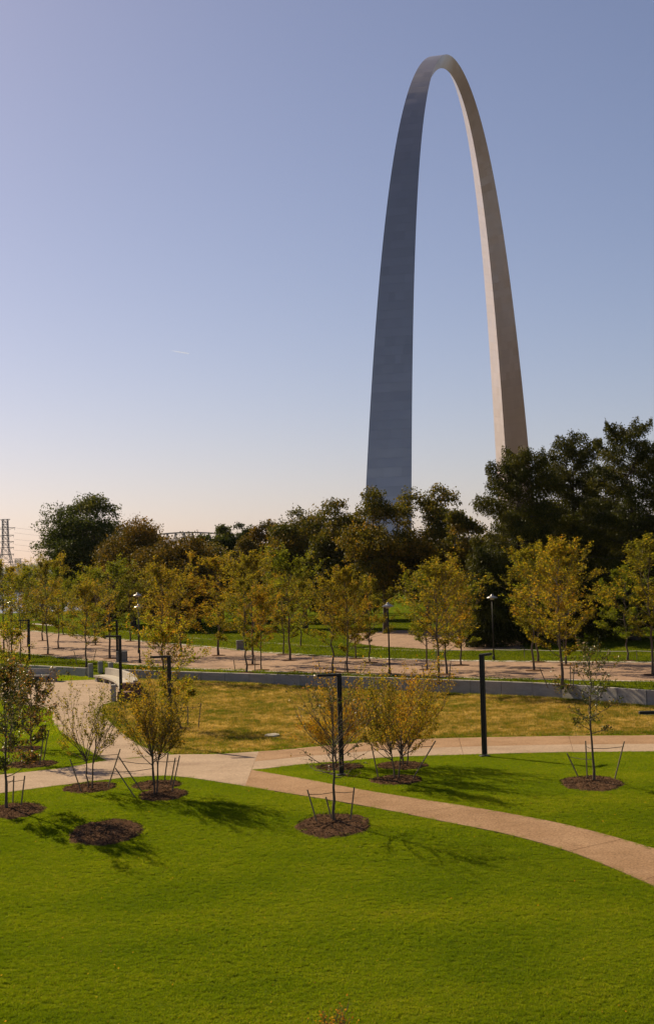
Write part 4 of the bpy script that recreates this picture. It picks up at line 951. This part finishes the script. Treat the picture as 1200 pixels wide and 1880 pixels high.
def scatter(name, label, xy, zf, me, smin, smax, seed):
    """points carrying one blade clump each (geometry nodes)"""
    pm = bpy.data.meshes.new(name); pm.from_pydata([(x, y, zf(x, y)) for x, y in xy], [], [])
    o = link(name, pm, None); tag(o, label, 'grass', kind='stuff')
    src = bpy.data.objects.new(name+'_clump', me); src['kind'] = 'helper'
    ng = bpy.data.node_groups.new(name, 'GeometryNodeTree'); ng.interface.new_socket('Geometry', in_out='INPUT', socket_type='NodeSocketGeometry'); ng.interface.new_socket('Geometry', in_out='OUTPUT', socket_type='NodeSocketGeometry')
    N = ng.nodes; L = ng.links; i = N.new('NodeGroupInput'); e = N.new('NodeGroupOutput'); iop = N.new('GeometryNodeInstanceOnPoints'); oi = N.new('GeometryNodeObjectInfo'); oi.inputs['Object'].default_value = src
    rv = N.new('FunctionNodeRandomValue'); rv.data_type = 'FLOAT_VECTOR'; rv.inputs[0].default_value = (-.08, -.08, 0); rv.inputs[1].default_value = (.08, .08, 6.283)
    rs = N.new('FunctionNodeRandomValue'); rs.data_type = 'FLOAT'; rs.inputs[2].default_value = smin; rs.inputs[3].default_value = smax; rs.inputs['Seed'].default_value = seed
    L.new(i.outputs[0], iop.inputs['Points']); L.new(oi.outputs['Geometry'], iop.inputs['Instance']); L.new(rv.outputs[0], iop.inputs['Rotation']); L.new(rs.outputs[1], iop.inputs['Scale']); L.new(iop.outputs[0], e.inputs[0])
    o.modifiers.new('scatter', 'NODES').node_group = ng
    return o
rng = np.random.RandomState(77)
DRY = np.array([g(*q)[:2] for q in [(1470, 1343), (1200, 1349), (1000, 1351), (812, 1355), (625, 1366), (475, 1379), (400, 1384), (320, 1385), (262, 1370), (216, 1336), (192, 1308), (194, 1296), (228, 1287), (248, 1262), (226, 1246.5),
      (350, 1250.5), (550, 1260.5), (717, 1269), (1012, 1281.5), (1200, 1297), (1420, 1306.5)]])
mb = MB()                                                  # dry turf sheet
xs_ = np.arange(-22, 32, .5); ys_ = np.arange(70, 135, .7); X_, Y_ = np.meshgrid(xs_, ys_); inside = inpoly(X_.ravel(), Y_.ravel(), DRY).reshape(X_.shape)
vid = {}
for j in range(len(ys_)-1):
    for i in range(len(xs_)-1):
        if inside[j, i] and inside[j+1, i] and inside[j, i+1] and inside[j+1, i+1]:
            q = []
            for a, b in ((j, i), (j, i+1), (j+1, i+1), (j+1, i)):
                if (a, b) not in vid: vid[(a, b)] = len(mb.v); mb.v.append((xs_[b], ys_[a], zlow(xs_[b], ys_[a])+.018))
                q.append(vid[(a, b)])
            mb.f.append(tuple(q))
tag(mb.build('dry_lawn', M['dry_soil'], None, True), kind='structure')

def field(x0, x1, y0, y1, step):
    gx, gy = np.meshgrid(np.arange(x0, x1, step), np.arange(y0, y1, step)); gx = gx.ravel(); gy = gy.ravel()
    return gx+rng.uniform(-.5, .5, len(gx))*step, gy+rng.uniform(-.5, .5, len(gy))*step
def free(x, y, margin=0.):
    ok = np.ones(len(x), bool); jx, jy = x+rng.normal(size=len(x))*.06, y+rng.normal(size=len(x))*.1   # ragged turf edge
    for p in PATH_POLY: ok &= ~inpoly(jx, jy, p)
    for bx, by, rx, ry in BED_XY: ok &= ((x-bx)/(rx*.95))**2+((y-by)/(ry*.95))**2 > 1+rng.normal(size=len(x))*.12
    return ok
gx, gy = field(-16, 22, 33, 84, .17)
ok = (np.abs(gx+1) < 5+gy*.235) & free(gx, gy) & ~inpoly(gx, gy, DRY)
scatter('lawn_grass', 'short bright green mown grass of the lawns', np.stack([gx[ok], gy[ok]], 1), lambda x, y: zlow(x, y), clump('blades', 130, .27, .036, rng, 1.0, .011, M['grass']), .7, 1.3, 1)
gx, gy = field(-30, 32, 84, 132, .42)
ok = (np.abs(gx+1) < 6+gy*.235) & free(gx, gy) & ~inpoly(gx, gy, DRY) & (gy < [wally(x)-.2 for x in gx])
scatter('side_grass', 'green grass patches beside the court', np.stack([gx[ok], gy[ok]], 1), lambda x, y: zlow(x, y), clump('blades_far', 80, .5, .07, rng, .6, .025, M['grass']), .7, 1.3, 2)
gx, gy = field(-22, 32, 70, 132, .25)
ok = inpoly(gx, gy, DRY) & (rng.uniform(0, 1, len(gx)) < .8)
scatter('dry_grass', 'straw brown dry grass in front of the long wall', np.stack([gx[ok], gy[ok]], 1), lambda x, y: zlow(x, y)+.015, clump('dry_blades', 46, .30, .10, rng, .9, .017, M['dry_grass']), .5, 1.5, 3)

gx, gy = field(-75, 60, 95, 235, .75)
wy = np.array([wally(x) for x in gx])
AVP = np.array([gu(*q)[:2] for q in AV_N]+[gu(*q)[:2] for q in AV_F[::-1]])
FPP = np.array([gu(*q)[:2] for q in [(965, 1193), (850, 1196), (700, 1188), (640, 1180), (640, 1165), (720, 1158), (850, 1158), (940, 1160)]])
ok = (np.abs(gx+1) < 8+gy*.24) & (gy > wy+.5) & ~inpoly(gx, gy, AVP) & ~inpoly(gx, gy, FPP)
scatter('terrace_grass', 'green grass of the upper terrace either side of the avenue', np.stack([gx[ok], gy[ok]], 1), zup, clump('terrace_blades', 110, .95, .11, rng, .7, .05, M['far_grass']), .7, 1.25, 4)

gx, gy = field(-22, 32, 70, 132, .4)
inn = inpoly(gx, gy, DRY); edge = ~inpoly(gx, gy-1.3, DRY) | ~inpoly(gx-.8, gy, DRY) | ~inpoly(gx+.8, gy, DRY) | ~inpoly(gx, gy+1.6, DRY)
mott = np.sin(gx*.55+1)*np.sin(gy*.31)+.6*np.sin(gx*1.3+gy*.7)
ok = inn & ((edge & (rng.uniform(0, 1, len(gx)) < .75)) | ((mott > .75) & (rng.uniform(0, 1, len(gx)) < .5)))
scatter('green_tufts', 'green tufts growing in and along the dry grass', np.stack([gx[ok], gy[ok]], 1), lambda x, y: zlow(x, y)+.015, clump('tuft_blades', 60, .42, .10, rng, .8, .018, M['far_grass']), .6, 1.5, 5)
# fallen leaves and clover heads dotted over the front lawn
n = 1500; lx = rng.uniform(-13, 16, n); ly = 36+rng.uniform(0, 1, n)**1.3*40
okl = free(lx, ly) & (np.abs(lx+1) < 4+ly*.235) & ~inpoly(lx, ly, DRY); lx, ly = lx[okl], ly[okl]
pos = np.stack([lx, ly, [zlow(x, y)+.04 for x, y in zip(lx, ly)]], 1)
o = link('fallen_leaves', leaf_mesh('fallen_leaves', pos, .06, rng, rng.uniform(0, 1, len(pos)), droop=0), LEAF['gold']); tag(o, 'small fallen leaves scattered over the lawn', 'leaves', kind='stuff')

# ------------------------------------------------------------------ haze: thin even air round the whole scene
hz_o = MB().box((0, 3500, 105), (16800, 14800, 232)).build('haze', None)
hm = bpy.data.materials.new('haze'); hm.use_nodes = True; hn = hm.node_tree.nodes; hn.remove(hn['Principled BSDF'])
pv = hn.new('ShaderNodeVolumePrincipled'); pv.inputs['Color'].default_value = (.93, .95, 1, 1); pv.inputs['Density'].default_value = 2.2e-5
hm.node_tree.links.new(pv.outputs[0], hn['Material Output'].inputs['Volume']); hz_o.data.materials.append(hm)
tag(hz_o, 'thin pale haze over the far distance', 'haze', kind='stuff')
